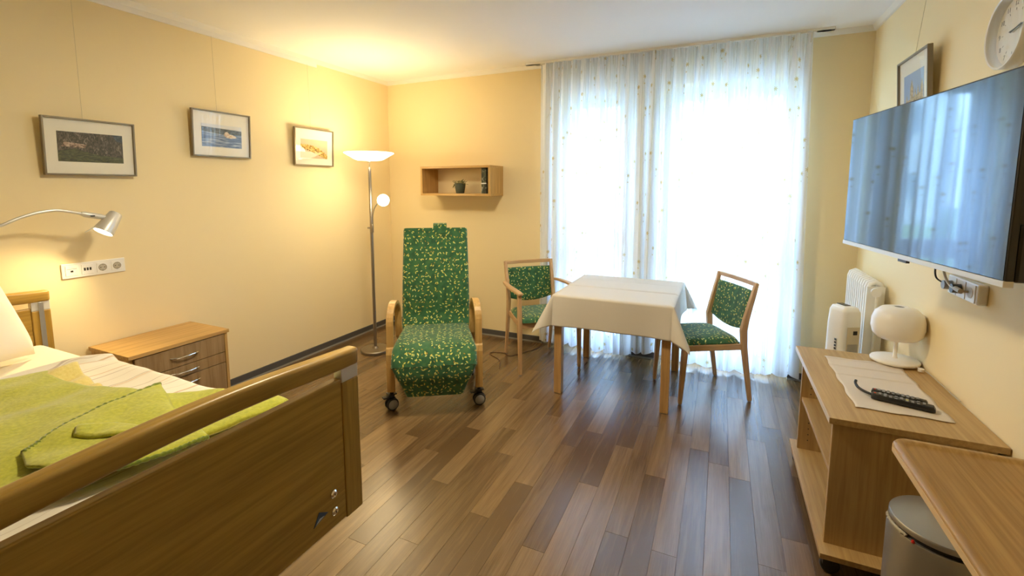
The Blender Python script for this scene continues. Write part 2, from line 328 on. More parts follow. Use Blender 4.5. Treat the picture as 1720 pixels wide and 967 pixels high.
# ------------------------------------------------------------------ mesh helpers
MW = {}
class M:
    def __init__(s): s.bm = bmesh.new(); s.mi = 0
    def _f(s, vs):
        try:
            f = s.bm.faces.new(vs); f.material_index = s.mi; f.smooth = False
            return f
        except ValueError: return None
    def box(s, x0, y0, z0, x1, y1, z1, mtx=None):
        P = [(x0, y0, z0), (x1, y0, z0), (x1, y1, z0), (x0, y1, z0), (x0, y0, z1), (x1, y0, z1), (x1, y1, z1), (x0, y1, z1)]
        v = [s.bm.verts.new(mtx @ Vector(p) if mtx else p) for p in P]
        for q in ((3, 2, 1, 0), (4, 5, 6, 7), (0, 1, 5, 4), (1, 2, 6, 5), (2, 3, 7, 6), (3, 0, 4, 7)): s._f([v[i] for i in q])
        return s
    def rings(s, rings, cap=True, closed=True):
        vv = [[s.bm.verts.new(p) for p in r] for r in rings]; n = len(rings[0])
        for a, b in zip(vv, vv[1:]):
            for i in range(n if closed else n - 1):
                j = (i + 1) % n; s._f([a[i], a[j], b[j], b[i]])
        if cap and closed: s._f(vv[0][::-1]); s._f(vv[-1])
        return vv
    def lathe(s, prof, c=(0, 0, 0), n=32, cap=False, axis=2):
        rings = []
        for r, h in prof:
            ring = []
            for k in range(n):
                a = 2 * pi * k / n; p = [r * cos(a), r * sin(a), h]
                if axis == 0: p = [h, r * cos(a), r * sin(a)]
                if axis == 1: p = [r * sin(a), h, r * cos(a)]
                ring.append((p[0] + c[0], p[1] + c[1], p[2] + c[2]))
            rings.append(ring)
        s.rings(rings, cap=True if cap or True else False)
        return s
    def tube(s, pts, r, n=10, rads=None):
        pts = [Vector(p) for p in pts]; rings = []
        up = Vector((0, 0, 1))
        for i, p in enumerate(pts):
            a = pts[max(0, i - 1)]; b = pts[min(len(pts) - 1, i + 1)]; d = (b - a).normalized()
            u = up - d * up.dot(d)
            if u.length < 1e-3: u = Vector((1, 0, 0)) - d * d.x
            u.normalize(); w = d.cross(u); rr = rads[i] if rads else r
            rings.append([p + (u * cos(2 * pi * k / n) + w * sin(2 * pi * k / n)) * rr for k in range(n)])
            up = u
        s.rings(rings); return s
    def sweep(s, pts, w, h, side):
        """rectangular section w (along side) by h along a planar path"""
        side = Vector(side).normalized(); pts = [Vector(p) for p in pts]; rings = []
        for i, p in enumerate(pts):
            a = pts[max(0, i - 1)]; b = pts[min(len(pts) - 1, i + 1)]; d = (b - a).normalized(); nn = d.cross(side)
            ww = w[i] if isinstance(w, (list, tuple)) else w; hh = h[i] if isinstance(h, (list, tuple)) else h
            rings.append([p + side * ww / 2 * i1 + nn * hh / 2 * i2 for i1, i2 in ((-1, -1), (1, -1), (1, 1), (-1, 1))])
        s.rings(rings); return s
    def prism(s, poly, vec):
        vec = Vector(vec); s.rings([[Vector(p) for p in poly], [Vector(p) + vec for p in poly]]); return s
    def grid(s, f, nu, nv, thick=0.0):
        """open surface f(u,v); with thick > 0 a closed slab of that thickness below"""
        top = [[Vector(f(i / nu, j / nv)) for j in range(nv + 1)] for i in range(nu + 1)]
        V = [[s.bm.verts.new(p) for p in r] for r in top]
        for i in range(nu):
            for j in range(nv): s._f([V[i][j], V[i + 1][j], V[i + 1][j + 1], V[i][j + 1]])
        if thick:
            nr = [[None] * (nv + 1) for _ in range(nu + 1)]
            for i in range(nu + 1):
                for j in range(nv + 1):
                    a = top[min(i + 1, nu)][j] - top[max(i - 1, 0)][j]; b = top[i][min(j + 1, nv)] - top[i][max(j - 1, 0)]
                    n_ = a.cross(b)
                    nr[i][j] = n_.normalized() if n_.length > 1e-9 else Vector((0, 0, 1))
            B = [[s.bm.verts.new(top[i][j] - nr[i][j] * thick) for j in range(nv + 1)] for i in range(nu + 1)]
            for i in range(nu):
                for j in range(nv): s._f([B[i][j + 1], B[i + 1][j + 1], B[i + 1][j], B[i][j]])
            for i in range(nu):
                s._f([V[i + 1][0], V[i][0], B[i][0], B[i + 1][0]]); s._f([V[i][nv], V[i + 1][nv], B[i + 1][nv], B[i][nv]])
            for j in range(nv):
                s._f([V[0][j], V[0][j + 1], B[0][j + 1], B[0][j]]); s._f([V[nu][j + 1], V[nu][j], B[nu][j], B[nu][j + 1]])
        return s
    def sphere(s, c, r, n=24, m=14, sq=1.0, sx=1.0):
        c = Vector(c); prof = []
        rings = []
        for j in range(1, m):
            a = pi * j / m
            rings.append([c + Vector((r * sx * sin(a) * cos(2 * pi * k / n), r * sin(a) * sin(2 * pi * k / n), -r * sq * cos(a))) for k in range(n)])
        vv = s.rings(rings, cap=False)
        b = s.bm.verts.new(c - Vector((0, 0, r * sq))); t_ = s.bm.verts.new(c + Vector((0, 0, r * sq)))
        for k in range(n):
            s._f([b, vv[0][(k + 1) % n], vv[0][k]]); s._f([t_, vv[-1][k], vv[-1][(k + 1) % n]])
        return s
    def build(s, name, mat, parent=None, world=True, bevel=0, seg=2, smooth=False, auto=35, origin=None, uv=None, sub=0, kind=None, label=None):
        bm = s.bm
        bmesh.ops.recalc_face_normals(bm, faces=bm.faces) if s.fixn else None
        if bevel:
            bm.normal_update()
            ed = [e for e in bm.edges if len(e.link_faces) == 2 and e.calc_face_angle(0) > R_(30)]
            bmesh.ops.bevel(bm, geom=ed, offset=bevel, segments=seg, profile=0.5, affect='EDGES', clamp_overlap=True)
        if world and parent is not None:
            bm.transform(MW[parent.name].inverted())
        org = None
        if parent is None:
            org = Vector(origin) if origin is not None else None
            if org is None:
                xs = [v.co for v in bm.verts]
                org = Vector(((min(p.x for p in xs) + max(p.x for p in xs)) / 2, (min(p.y for p in xs) + max(p.y for p in xs)) / 2, min(p.z for p in xs)))
            bm.transform(Matrix.Translation(-org))
        if uv is not False:
            lay = bm.loops.layers.uv.verify(); bm.normal_update()
            for f in bm.faces:
                n = f.normal; a = max(range(3), key=lambda k: abs(n[k]))
                for l in f.loops:
                    p = l.vert.co
                    if uv: l[lay].uv = uv(l.vert, p + (org if org else Vector()))
                    else: l[lay].uv = ((p.y, p.z), (p.x, p.z), (p.x, p.y))[a]
        me = bpy.data.meshes.new(name); bm.to_mesh(me); bm.free()
        for mt in (mat if isinstance(mat, (list, tuple)) else [mat]): me.materials.append(mt)
        if smooth:
            me.polygons.foreach_set('use_smooth', [True] * len(me.polygons))
            if auto and auto < 180: me.set_sharp_from_angle(angle=R_(auto))
        o = bpy.data.objects.new(name, me); COL.objects.link(o)
        if sub:
            md = o.modifiers.new('sub', 'SUBSURF'); md.levels = sub; md.render_levels = sub
        if parent is not None:
            o.parent = parent; MW[o.name] = MW[parent.name]
        else:
            o.location = org; MW[o.name] = Matrix.Translation(org)
        if kind: o['kind'] = kind
        if label: o['label'] = label
        return o
    fixn = True
def thing(name, label, cat, loc=(0, 0, 0), rotz=0.0, group=None, kind=None):
    o = bpy.data.objects.new(name, None); COL.objects.link(o); o.empty_display_size = 0.1
    o.location = loc; o.rotation_euler = (0, 0, rotz)
    MW[o.name] = Matrix.Translation(Vector(loc)) @ Matrix.Rotation(rotz, 4, 'Z')
    if label: o['label'] = label
    if cat: o['category'] = cat
    if group: o['group'] = group
    if kind: o['kind'] = kind
    return o
def tag(o, label, cat, group=None):
    o['label'] = label; o['category'] = cat
    if group: o['group'] = group
    return o
def arc(c, r, a0, a1, n, fn):
    return [fn(c[0] + r * cos(R_(a0 + (a1 - a0) * k / n)), c[1] + r * sin(R_(a0 + (a1 - a0) * k / n))) for k in range(n + 1)]
def lerp(a, b, t): return a + (b - a) * t
def crv(pts, n=8):
    """catmull-rom through points"""
    P = [Vector(p) for p in pts]; P = [2 * P[0] - P[1]] + P + [2 * P[-1] - P[-2]]; out = []
    for i in range(1, len(P) - 2):
        for k in range(n):
            t = k / n; a, b, c, d = P[i - 1:i + 3]
            out.append(0.5 * ((2 * b) + (c - a) * t + (2 * a - 5 * b + 4 * c - d) * t * t + (3 * b - a - 3 * c + d) * t ** 3))
    out.append(P[-2]); return out

XL, XR, YB, YF, ZC = -3.31, 0.92, 4.07, -2.8, 2.61
YP = -0.4   # planks are laid one by one from here on
S = 'structure'
# ------------------------------------------------------------------ room shell
fl = M().box(XL - .1, YF - .1, -0.12, XR + .1, YB + .3, -0.003).build('floor', subfloor_m, kind=S)
# planks are 0.1 wide and 1.015 long; joint phase and tone follow the photograph where it shows them
ph = {-17: 2.162, -15: 2.08, -14: 2.39, -13: 1.86, -12: 2.482, -11: 2.222, -10: 1.73, -9: 2.021, -8: 2.453, -7: 1.646, -6: 2.154, -5: 2.575, -4: 1.872, -3: 2.36, -1: 2.719, 1: 2.516, 2: 2.963, 3: 2.149, 4: 2.66}
LT, DK, MD = 0.10, -0.14, -0.01
tones = {(-17, 0): LT, (-17, 1): DK, (-15, 0): LT * .6, (-15, 1): DK, (-14, 0): DK, (-14, 1): LT, (-13, 0): DK, (-13, 1): LT, (-13, 2): MD, (-12, 0): DK * .5, (-12, 1): LT,
         (-11, 0): DK * .7, (-11, 1): LT, (-10, 0): DK, (-10, 1): LT, (-10, 2): DK * .6, (-9, 0): DK, (-9, 1): LT, (-8, 0): DK * .4, (-8, 1): DK, (-7, 0): LT, (-7, 1): DK, (-7, 2): LT * .8,
         (-7, 3): DK * .5, (-6, 0): LT, (-6, 1): DK, (-5, 0): LT, (-5, 1): DK, (-4, 0): DK, (-4, 1): MD, (-3, 0): DK, (-3, 1): LT * .8, (-1, 0): DK * .7, (-1, 1): LT * .7,
         (1, 0): DK, (1, 1): LT, (2, 0): MD, (2, 1): DK, (3, 0): LT, (3, 1): DK, (3, 2): LT, (4, 0): DK * .6, (4, 1): LT * .5}
PL = 1.015; pmesh = {}
def plank_mesh(ln, w):
    key = (round(ln, 3), round(w, 3))
    if key not in pmesh:
        b = M(); g = 0.0004
        b.box(g, g, -0.003, w - g, ln - g, 0.0)
        o = b.build('plank', plank_m, fl, world=False, bevel=0.0005, seg=1, uv=False)
        pmesh[key] = o.data; bpy.data.objects.remove(o)
    return pmesh[key]
np_ = 0
for c in range(-34, 10):
    x0 = max(c * 0.1, XL); x1 = min(c * 0.1 + 0.1, XR)
    if x1 - x0 < 0.005: continue
    base = ph.get(c, 1.6 + (c * 0.377) % 1.0)
    k0 = math.floor((YP - base) / PL)
    for k in range(k0, k0 + 9):
        y0 = max(base + k * PL, YP); y1 = min(base + (k + 1) * PL, YB + 0.25)
        if y1 - y0 < 0.02: continue
        if x1 < -3.2 and y1 < 0: continue
        o = bpy.data.objects.new('plank', plank_mesh(y1 - y0, x1 - x0)); COL.objects.link(o)
        wx = x0; wy = y0
        o.parent = fl; o.location = Vector((wx, wy, 0)) - fl.location
        # tone index counts from the piece just nearer than the joint
        o['tone'] = float(tones.get((c, k + 1), random.choice([DK, MD, LT, MD, DK * .5, LT * .5])) + random.uniform(-.03, .03)); np_ += 1

def wall(name, boxes, mat=wallpaint):
    m = M()
    for b in boxes: m.box(*b)
    o = m.build(name, mat, kind=S); return o
WT = 0.32
w1, w2, wh = (-1.38, -0.72), (-0.47, 0.53), 2.33
wall('wall_left', [(XL - .1, YF - .1, 0, XL, YB + WT, ZC)])
wall('wall_right', [(XR, YF - .1, 0, XR + .1, YB + WT, ZC)])
wall('wall_front', [(XL, YF - .1, 0, -.9, YF, ZC), (.2, YF - .1, 0, XR, YF, ZC), (-.9, YF - .1, 2.1, .2, YF, ZC)])
dr = M().box(-.9, YF - .07, 0, .2, YF - .03, 2.1).build('added_dark_door', bedwood[2], kind=S, bevel=.003)  # unseen dark door, added to absorb light behind the camera
M().tube([(-.80, YF - .03, 1.05), (-.80, YF + .02, 1.05), (-.68, YF + .02, 1.05)], .009, 10).build('added_door_handle', steel, dr, smooth=True)
mb = M()
for (a, b, z0, z1) in ((XL, w1[0], 0, ZC), (w1[1], w2[0], 0, ZC), (w2[1], XR, 0, ZC), (w1[0], w1[1], wh, ZC), (w2[0], w2[1], wh, ZC)):
    mb.box(a, YB, z0, b, YB + WT, z1)
mb.build('wall_back', wallpaint, kind=S)
M().box(XL - .1, YF - .1, ZC, XR + .1, YB + WT, ZC + .15).build('ceiling', ceilpaint, kind=S)
# cornice strips
M().prism([(XL, YF, ZC), (XL + .03, YF, ZC), (XL + .012, YF, ZC - .03), (XL, YF, ZC - .035)], (0, YB - YF, 0)).build('trim_1', cornice_m, kind=S)
M().prism([(XL, YB, ZC), (XL, YB - .03, ZC), (XL, YB - .012, ZC - .03), (XL, YB, ZC - .035)], (XR - XL, 0, 0)).build('trim_2', cornice_m, kind=S)
M().prism([(XR, YF, ZC), (XR - .03, YF, ZC), (XR - .012, YF, ZC - .03), (XR, YF, ZC - .035)], (0, YB - YF, 0)).build('trim_3', cornice_m, kind=S)
def baseb(name, x0, y0, x1, y1, sx0, sy0, sx1, sy1):
    o = M().box(x0, y0, .012, x1, y1, .062).build(name, grey_base, kind=S, bevel=.002)
    M().box(sx0, sy0, 0, sx1, sy1, .014).build('sealing_strip', seal, o)
baseb('baseboard_left', XL, YF, XL + .012, YB, XL, YF, XL + .016, YB)
baseb('baseboard_right', XR - .012, YF, XR, YB, XR - .016, YF, XR, YB)
baseb('baseboard_back', XL, YB - .012, w1[0], YB, XL, YB - .016, w1[0], YB)
baseb('baseboard_back', w1[1], YB - .012, w2[0], YB, w1[1], YB - .016, w2[0], YB)
baseb('baseboard_back', w2[1], YB - .012, XR, YB, w2[1], YB - .016, XR, YB)

def window(name, x0, x1, yy):
    r = thing(name, None, None, ((x0 + x1) / 2, yy, 0), kind=S)
    f = M(); fw = .055
    f.box(x0, yy, 0, x0 + fw, yy + .08, wh); f.box(x1 - fw, yy, 0, x1, yy + .08, wh)
    f.box(x0 + fw, yy, wh - fw, x1 - fw, yy + .08, wh); f.box(x0 + fw, yy, 0, x1 - fw, yy + .08, .05)
    f.build('frame', frame_white, r, bevel=.004)
    a, b = x0 + fw - .01, x1 - fw + .01; s_ = M(); sw = .075; y0 = yy - .02
    s_.box(a, y0, .05, a + sw, yy + .055, wh - .05); s_.box(b - sw, y0, .05, b, yy + .055, wh - .05)
    s_.box(a + sw, y0, wh - .05 - sw, b - sw, yy + .055, wh - .05); s_.box(a + sw, y0, .05, b - sw, yy + .055, .13)
    s_.build('sash', frame_white, r, bevel=.005)
    M().box(a + sw, y0, .95, b - sw, yy + .055, 1.10).build('crossbar', frame_white, r, bevel=.004)
    for z0, z1 in ((.13, .95), (1.10, wh - .05 - sw)):
        M().box(a + sw, yy + .02, z0, b - sw, yy + .028, z1).build('pane', pane_m, r)
    h = M().box(b - .05, y0 - .012, 1.00, b - .02, y0, 1.07); h.box(b - .041, y0 - .045, 1.03, b - .029, y0 - .01, 1.045); h.box(b - .15, y0 - .052, 1.028, b - .028, y0 - .038, 1.047)
    h.build('handle', alu, r, bevel=.003)
    return r
window('window_1', w1[0], w1[1], YB + .14)
window('window_2', w2[0], w2[1], YB + .14)

# ------------------------------------------------------------------ outside, far side of the street
tag(M().box(-30, 4.5, -.4, 30, 40, -.12).build('lawn', grassm), 'pale lawn and ground outside, behind the curtained windows', 'lawn')
tag(M().box(-14, 4.4, -.12, 14, 9, -.08).build('terrace', paving), 'light paved terrace just outside the windows', 'terrace')
def house(x0, x1, y, h, lab):
    r = thing('apartment_building', lab, 'building', ((x0 + x1) / 2, y, -.12))
    M().box(x0, y, -.12, x1, y + 8, h).build('wall', render_w, r)
    M().box(x0 - .3, y - .3, h, x1 + .3, y + 8.3, h + .3).build('roof', grey_pl, r)
    nx = int((x1 - x0) / 2.6)
    for i in range(nx):
        for k in range(max(1, int(h / 2.8))):
            cx = x0 + (i + .5) * (x1 - x0) / nx; z = .9 + k * 2.8
            w = M().box(cx - .6, y - .05, z, cx + .6, y + .02, z + 1.3).build('window', frame_white, r)
            M().box(cx - .52, y - .06, z + .08, cx + .52, y - .05, z + 1.22).build('pane', facade_glass, w)
house(-14, 1.2, 22, 5.6, 'pale rendered building seen faintly through the narrow left window')
house(2.6, 18, 19, 6.6, 'pale rendered building seen faintly through the right part of the wide window')

# ------------------------------------------------------------------ curtain
trk = thing('curtain_track', 'white curtain track on the ceiling with a curved right end above the sheer curtain', 'curtain track', (-.45, 3.95, ZC))
pts = [(-1.56, 4.05, ZC - .009), (-1.565, 4.02, ZC - .009), (-1.55, 3.995, ZC - .009), (-1.51, 3.985, ZC - .009), (.50, 3.985, ZC - .009), (.56, 3.988, ZC - .009), (.60, 4.00, ZC - .009), (.63, 4.03, ZC - .009), (.635, 4.06, ZC - .009)]
M().sweep(crv(pts[:4], 5) + crv(pts[4:], 5), .05, .018, (0, 0, 1)).build('track_profile', rail_m, None) if False else None
def flat_path(m, path, w, z0, z1):
    path = [Vector(p) for p in path]; rings = []
    for i, p in enumerate(path):
        d = (path[min(i + 1, len(path) - 1)] - path[max(0, i - 1)]).normalized(); n_ = Vector((-d.y, d.x, 0))
        rings.append([Vector((p.x, p.y, z0)) - n_ * w / 2, Vector((p.x, p.y, z0)) + n_ * w / 2, Vector((p.x, p.y, z1)) + n_ * w / 2, Vector((p.x, p.y, z1)) - n_ * w / 2])
    m.rings(rings)
tm = M(); flat_path(tm, crv(pts, 5), .045, ZC - .018, ZC - .0005); tm.build('track_profile', rail_m, trk)
CX0, CX1 = -1.542, .535
random.seed(3)
pleats = [0.0]
while pleats[-1] < 1: pleats.append(pleats[-1] + random.uniform(.030, .055))
pleats = [p / pleats[-1] for p in pleats]; NPL = len(pleats) - 1
pam = [random.uniform(.6, 1.25) for _ in range(NPL + 1)]; plean = [random.uniform(-.03, .03) for _ in range(NPL + 2)]
def cur_pt(u, v):
    # u along the track, v from top (0) to hem (1)
    k = 0
    while k < NPL - 1 and u > pleats[k + 1]: k += 1
    f = (u - pleats[k]) / (pleats[k + 1] - pleats[k]); w = pleats[k + 1] - pleats[k]
    amp = (.016 + .016 * min(1, v * 3)) * lerp(pam[k], pam[k + 1], f) * min(1.2, w / .04)
    top = max(0, 1 - v * 9)
    wave = cos(2 * pi * f); wave = lerp(wave, (1 if wave > .72 else -.6) * .9, top * .5)
    second = .010 * sin(u * 171 + 3) * min(1, v * 2) + .006 * sin(u * 320 + v * 3)
    lean = lerp(plean[k], plean[k + 1], f) * v
    x = CX0 + (CX1 - CX0) * u + lean + .012 * sin(2 * pi * f) * (1 - top) 
    x += (-.03 * (1 - u) + .045 * u) * v
    y = 3.988 + .025 * v - amp * wave + second - .010
    z = (ZC - .02 - top * 0) + (0.035 + .02 * sin(u * 14) * .6 + (.03 if .42 < u < .56 else 0) - (ZC - .02)) * v
    if u < .03: y += (0.03 - u) / .03 * .07
    return (x, min(y, YB - .015), z)
NU = 900
arcl = [0.0]
for i in range(NU):
    a = Vector(cur_pt(i / NU, .5)); b = Vector(cur_pt((i + 1) / NU, .5)); arcl.append(arcl[-1] + (b - a).length)
cm = M(); cm.fixn = False
cm.grid(cur_pt, NU, 26)
for i, v in enumerate(cm.bm.verts): v.index = i
curt = cm.build('curtain', curtain_m, smooth=True, auto=180, uv=lambda v, p: (arcl[v.index // 27], p.z))
tag(curt, 'long white sheer curtain with small gold flower prints hanging over the windows', 'curtain')
tp = M(); tp.fixn = False
tp.grid(lambda u, v: (cur_pt(u, v * .028)[0], cur_pt(u, v * .028)[1] + .004, cur_pt(u, v * .028)[2]), 600, 1)
tapem = plain('curtain_tape', (0.80, 0.78, 0.72), 0.8)
tt = tapem.node_tree; trn = N(tt, 'ShaderNodeBsdfTransparent'); mxx = N(tt, 'ShaderNodeMixShader'); mxx.inputs[0].default_value = .45
L(tt, trn.outputs[0], mxx.inputs[1]); L(tt, tt.nodes['Principled BSDF'].outputs[0], mxx.inputs[2]); L(tt, mxx.outputs[0], tt.nodes['Material Output'].inputs[0])
MW[curt.name] = Matrix.Translation(curt.location)
tp.build('heading_tape', tapem, curt, smooth=True, auto=180)

# ------------------------------------------------------------------ bed
def board(name_root, xo, sgn, foot):
    """head or foot board; xo = outer face x, sgn = direction of the outer normal; parts hang on the bed"""
    xi = xo - sgn * .032
    y0, y1 = .15, 1.155
    lab = None
    panel = M().box(min(xi, xo - sgn * .002), y0 + .075, .40, max(xi, xo - sgn * .002), y1 - .075, .882)
    pn = panel.build(name_root, bedwood[1], bed, bevel=.004)
    for (a, b) in ((y0, y0 + .075), (y1 - .075, y1)):
        p = M().box(min(xi - sgn * .004, xo), a, .395, max(xi - sgn * .004, xo), b, .866).build('post', bedwood[2], bed, bevel=.004)
        M().box(min(xi - sgn * .003, xo - sgn * .001), a + .001, .866, max(xi - sgn * .003, xo - sgn * .001), b - .001, .915).build('bracket', silver, bed, bevel=.002, label='bare metal bracket')
        mid = (a + b) / 2
        ch = M(); xx = xi - sgn * .004
        ch.box(min(xx, xx - sgn * .004), mid - .010, .50, max(xx, xx - sgn * .004), mid + .010, .91)
        ch.build('guide_rail', alu, p, bevel=.001)
    path = []
    n = 28
    for k in range(n + 1):
        t = k / n; y = lerp(y0 - .002, y1 + .002, t); s_ = sin(pi * t) if foot else sin(pi * t)
        path.append((xo - sgn * .018, y, .938 + .022 * min(1, (sin(pi * t)) ** 1.5)))
    hs = [.060 if 1 < k < n - 1 else .058 for k in range(n + 1)]
    M().sweep(path, .048, hs, (1, 0, 0)).build('top_rail', bedwood[1], bed, bevel=.012, seg=4, smooth=True, auto=50)
    return pn
bed = thing('care_bed', 'wooden care bed with panelled head and foot boards, the big one at lower left', 'bed', (-2.15, .65, 0))
board('headboard', -3.225, -1, False)
fb = board('footboard', -1.098, 1, True)
# bolts and triangular maker's mark on the foot board
for (y, z) in ((1.026, .516), (1.028, .455)):
    b = M().lathe([(.0135, 0), (.0135, .004), (.009, .008), (.004, .0085)], (-1.100, y, z), 20, axis=0)
    b.build('bolt', chrome, fb, smooth=True)
    M().box(-1.0925, y - .002, z - .0035, -1.0912, y + .002, z + .0035).build('hex_recess', hole, fb)
M().prism([(-1.0995, .943, .453), (-1.0995, 1.001, .470), (-1.0995, .966, .492)], (.0012, 0, 0)).build('emblem', plain('emblem_blue', (.03, .07, .16), .4), fb, label='small blue triangular emblem')
M().prism([(-1.0983, .950, .458), (-1.0983, .985, .4685), (-1.0983, .966, .471)], (.0008, 0, 0)).build('emblem_stripe', plain('emblem_pale', (.45, .50, .55), .4), fb)
for y in (.19, 1.09):
    M().box(-3.18, y - .012, .50, -1.14, y + .012, .575).build('side_rail', bedwood[0], bed, bevel=.003)
M().box(-3.17, .205, .535, -1.15, 1.075, .56).build('base_platform', grey_pl, bed)
us = M()
for x in (-2.9, -1.9): us.box(x - .03, .25, .16, x + .03, .95, .20)
us.box(-2.9, .30, .20, -1.9, .34, .24); us.box(-2.9, .86, .20, -1.9, .90, .24)
us.tube([(-2.7, .6, .2), (-2.3, .6, .54)], .02); us.tube([(-2.1, .6, .2), (-2.5, .6, .54)], .02)
us.build('underframe', silver, bed)
for x in (-2.9, -1.9):
    for y in (.27, .93):
        c = M(); c.box(x - .012, y - .02, .06, x + .012, y + .02, .16); c.lathe([(.05, -.015), (.055, -.008), (.055, .008), (.05, .015)], (x + .022, y, .055), 20, axis=0)
        c.build('castor', black_pl, bed)
# mattress, fitted sheet
def rbox(m, x0, y0, z0, x1, y1, z1): m.box(x0, y0, z0, x1, y1, z1)
mt = M(); mt.box(-3.17, .20, .56, -1.15, 1.105, .700)
tag(mt.build('mattress', sheet_m, bevel=.035, seg=5, smooth=True, auto=180), 'mattress under a plain cream fitted sheet on the care bed', 'mattress')
from mathutils import noise as NZ
def nz(x, y, s=1.0, o=0.0): return NZ.noise(Vector((x * s + o, y * s - o, o)))
def duv(x, y):
    """height of the duvet top over the bed"""
    t = (x + 2.66) / 1.5
    z = .748 + .014 * nz(x, y, 3.5, 2) + .010 * nz(x, y, 9, 5) - .02 * max(0, min(1, t))
    e = (x + 2.66) / .12
    if e < 1: z = lerp(.712, z, max(0, min(1, e)) ** .5)
    yy = y - 1.06
    if yy > 0: z -= (yy * 2.6) ** 1.6 * 1.2
    return z
def duvf(u, v):
    # the head end of the duvet runs at a slant and folds back
    y = lerp(.17, 1.135, v); xs = -2.52 - .10 * (1 - v) + .03 * sin(v * 7); x = lerp(xs, -1.17, u)
    e = u * (-1.17 - xs)
    z = duv(x, y)
    if e < .10: z = .705 + (z + .02 - .705) * (1 - (1 - e / .10) ** 2) ** .5
    z += .012 * exp(-((e - .12) / .08) ** 2)
    if v > .93: z -= (v - .93) * 1.6; y = 1.075 + (y - 1.067) * .55
    return (x, y, z)
dm = M().grid(duvf, 90, 70, .02)
tag(dm.build('duvet', duvet_m, smooth=True, auto=180), 'white duvet with thin wavy brown and orange stripes over the bed', 'duvet')
# pillow propped against the head board
def pillow(u, v, side):
    a, b = 2 * u - 1, 2 * v - 1
    px = a * (1 - .10 * (1 - b * b)); py = b * (1 - .10 * (1 - a * a))
    h = .5 * ((1 - a ** 4) * (1 - b ** 4)) ** .45
    return px, py, h * side
PW, PT = .36, .20
pu = Vector((.58, -.815, 0)).normalized(); pv = Vector((-.30, -.18, .93)).normalized(); pn_ = pu.cross(pv).normalized()
if pn_.x < 0: pn_ = -pn_
corner = Vector((-2.915, .965, .728)); pc = corner + pu * PW * .97 + pv * PW * .97 + pn_ * .01
pm = M()
for side in (1, -1):
    pm.grid(lambda u, v: pc + pu * pillow(u, v, side)[0] * PW + pv * pillow(u, v, side)[1] * PW + pn_ * (pillow(u, v, side)[2] * PT * (1.05 if side > 0 else .7) + .012 * nz(u, v, 4, side * 3)* (1 - abs(2*u-1)**3)*(1 - abs(2*v-1)**3)), 28, 28)
bmesh.ops.remove_doubles(pm.bm, verts=pm.bm.verts, dist=.0015)
pillow_m = plain('pillow_cotton', (.86, .80, .68), .85, bump=.15, bscale=30)
pil = pm.build('pillow', pillow_m, smooth=True, auto=180)
tag(pil, 'plump white pillow propped against the head board', 'pillow')
# blankets: four-sided patches laid over the duvet
def coons(c0, c1, d0, d1):
    """c0: u-curve at v=0, c1 at v=1, d0: v-curve at u=0, d1 at u=1 (lists of xy)"""
    def at(c, t):
        n = len(c) - 1; k = min(int(t * n), n - 1); f = t * n - k
        return Vector(c[k]).lerp(Vector(c[k + 1]), f)
    def f(u, v):
        a = at(c0, u) * (1 - v) + at(c1, u) * v; b = at(d0, v) * (1 - u) + at(d1, v) * u
        q = (Vector(c0[0]) * (1 - u) + Vector(c0[-1]) * u) * (1 - v) + (Vector(c1[0]) * (1 - u) + Vector(c1[-1]) * u) * v
        return a + b - q
    return f
def patch(c0, c1, d0, d1, lift, amp=.008, sc_=5.0, off=0.0, th=.006, n=48, edge=0.004, bump=None):
    f = coons(c0, c1, d0, d1); m = M()
    def g(u, v):
        p = f(u, v); e = min(u, v, 1 - u, 1 - v)
        z = duv(p.x, p.y) + lift + amp * nz(p.x, p.y, sc_, off) + amp * .5 * nz(p.x, p.y, sc_ * 2.6, off + 4)
        if bump: z += bump(u, v, p)
        z -= edge * max(0, 1 - e / .05) ** 2
        return (p.x, p.y, z)
    m.grid(g, n, n, th); m.g = g
    return m
def hem(m, pts, name, mat, parent, r=.006):
    """overstitched border: a knobbly tube along an edge"""
    rads = [r * (1 + .25 * sin(i * 2.4)) for i in range(len(pts))]
    M().tube(pts, r, 7, rads).build(name, mat, parent, smooth=True, auto=180)
# yellow blanket peeping out under the green one
ym = patch([(-2.45, .30), (-2.42, .60), (-2.36, .80), (-2.37, .915)], [(-1.60, .30), (-1.60, .6), (-1.70, .80), (-1.77, .86)],
           [(-2.45, .30), (-1.60, .30)], [(-2.37, .915), (-2.30, .895), (-2.20, .885), (-2.05, .87), (-1.77, .86)], .020, .006, 6, 3,
           bump=lambda u, v, p: .030 * exp(-((p.x + 2.34) / .07) ** 2) * max(0, min(1, (p.y - .6) / .25)) + .008 * sin((p.x + p.y * .4) * 60) * max(0, min(1, (p.y - .72) / .1)))
yb = ym.build('yellow_blanket', yellow_fl, smooth=True, auto=180)
tag(yb, 'pale yellow blanket with soft folds peeping out from under the green one', 'blanket')
gm = patch([(-2.47, .20), (-2.42, .50), (-2.40, .68), (-2.385, .78), (-2.36, .822)], [(-1.50, .20), (-1.52, .45), (-1.40, .54), (-1.36, .70), (-1.345, .80)],
           [(-2.47, .20), (-1.50, .20)], [(-2.36, .822), (-2.27, .806), (-2.14, .822), (-1.94, .857), (-1.80, .885), (-1.60, .86), (-1.345, .80)], .042, .007, 4, 8, n=64)
gg = gm.g
gb = gm.build('green_blanket', green_fl, smooth=True, auto=180)
tag(gb, 'lime green fleece blanket with overstitched edges spread on the bed', 'blanket')
hem(None, [Vector(gg(i / 90, 1.0)) + Vector((0, 0, .004)) for i in range(91)], 'stitched_edge', green_st, gb, .006)
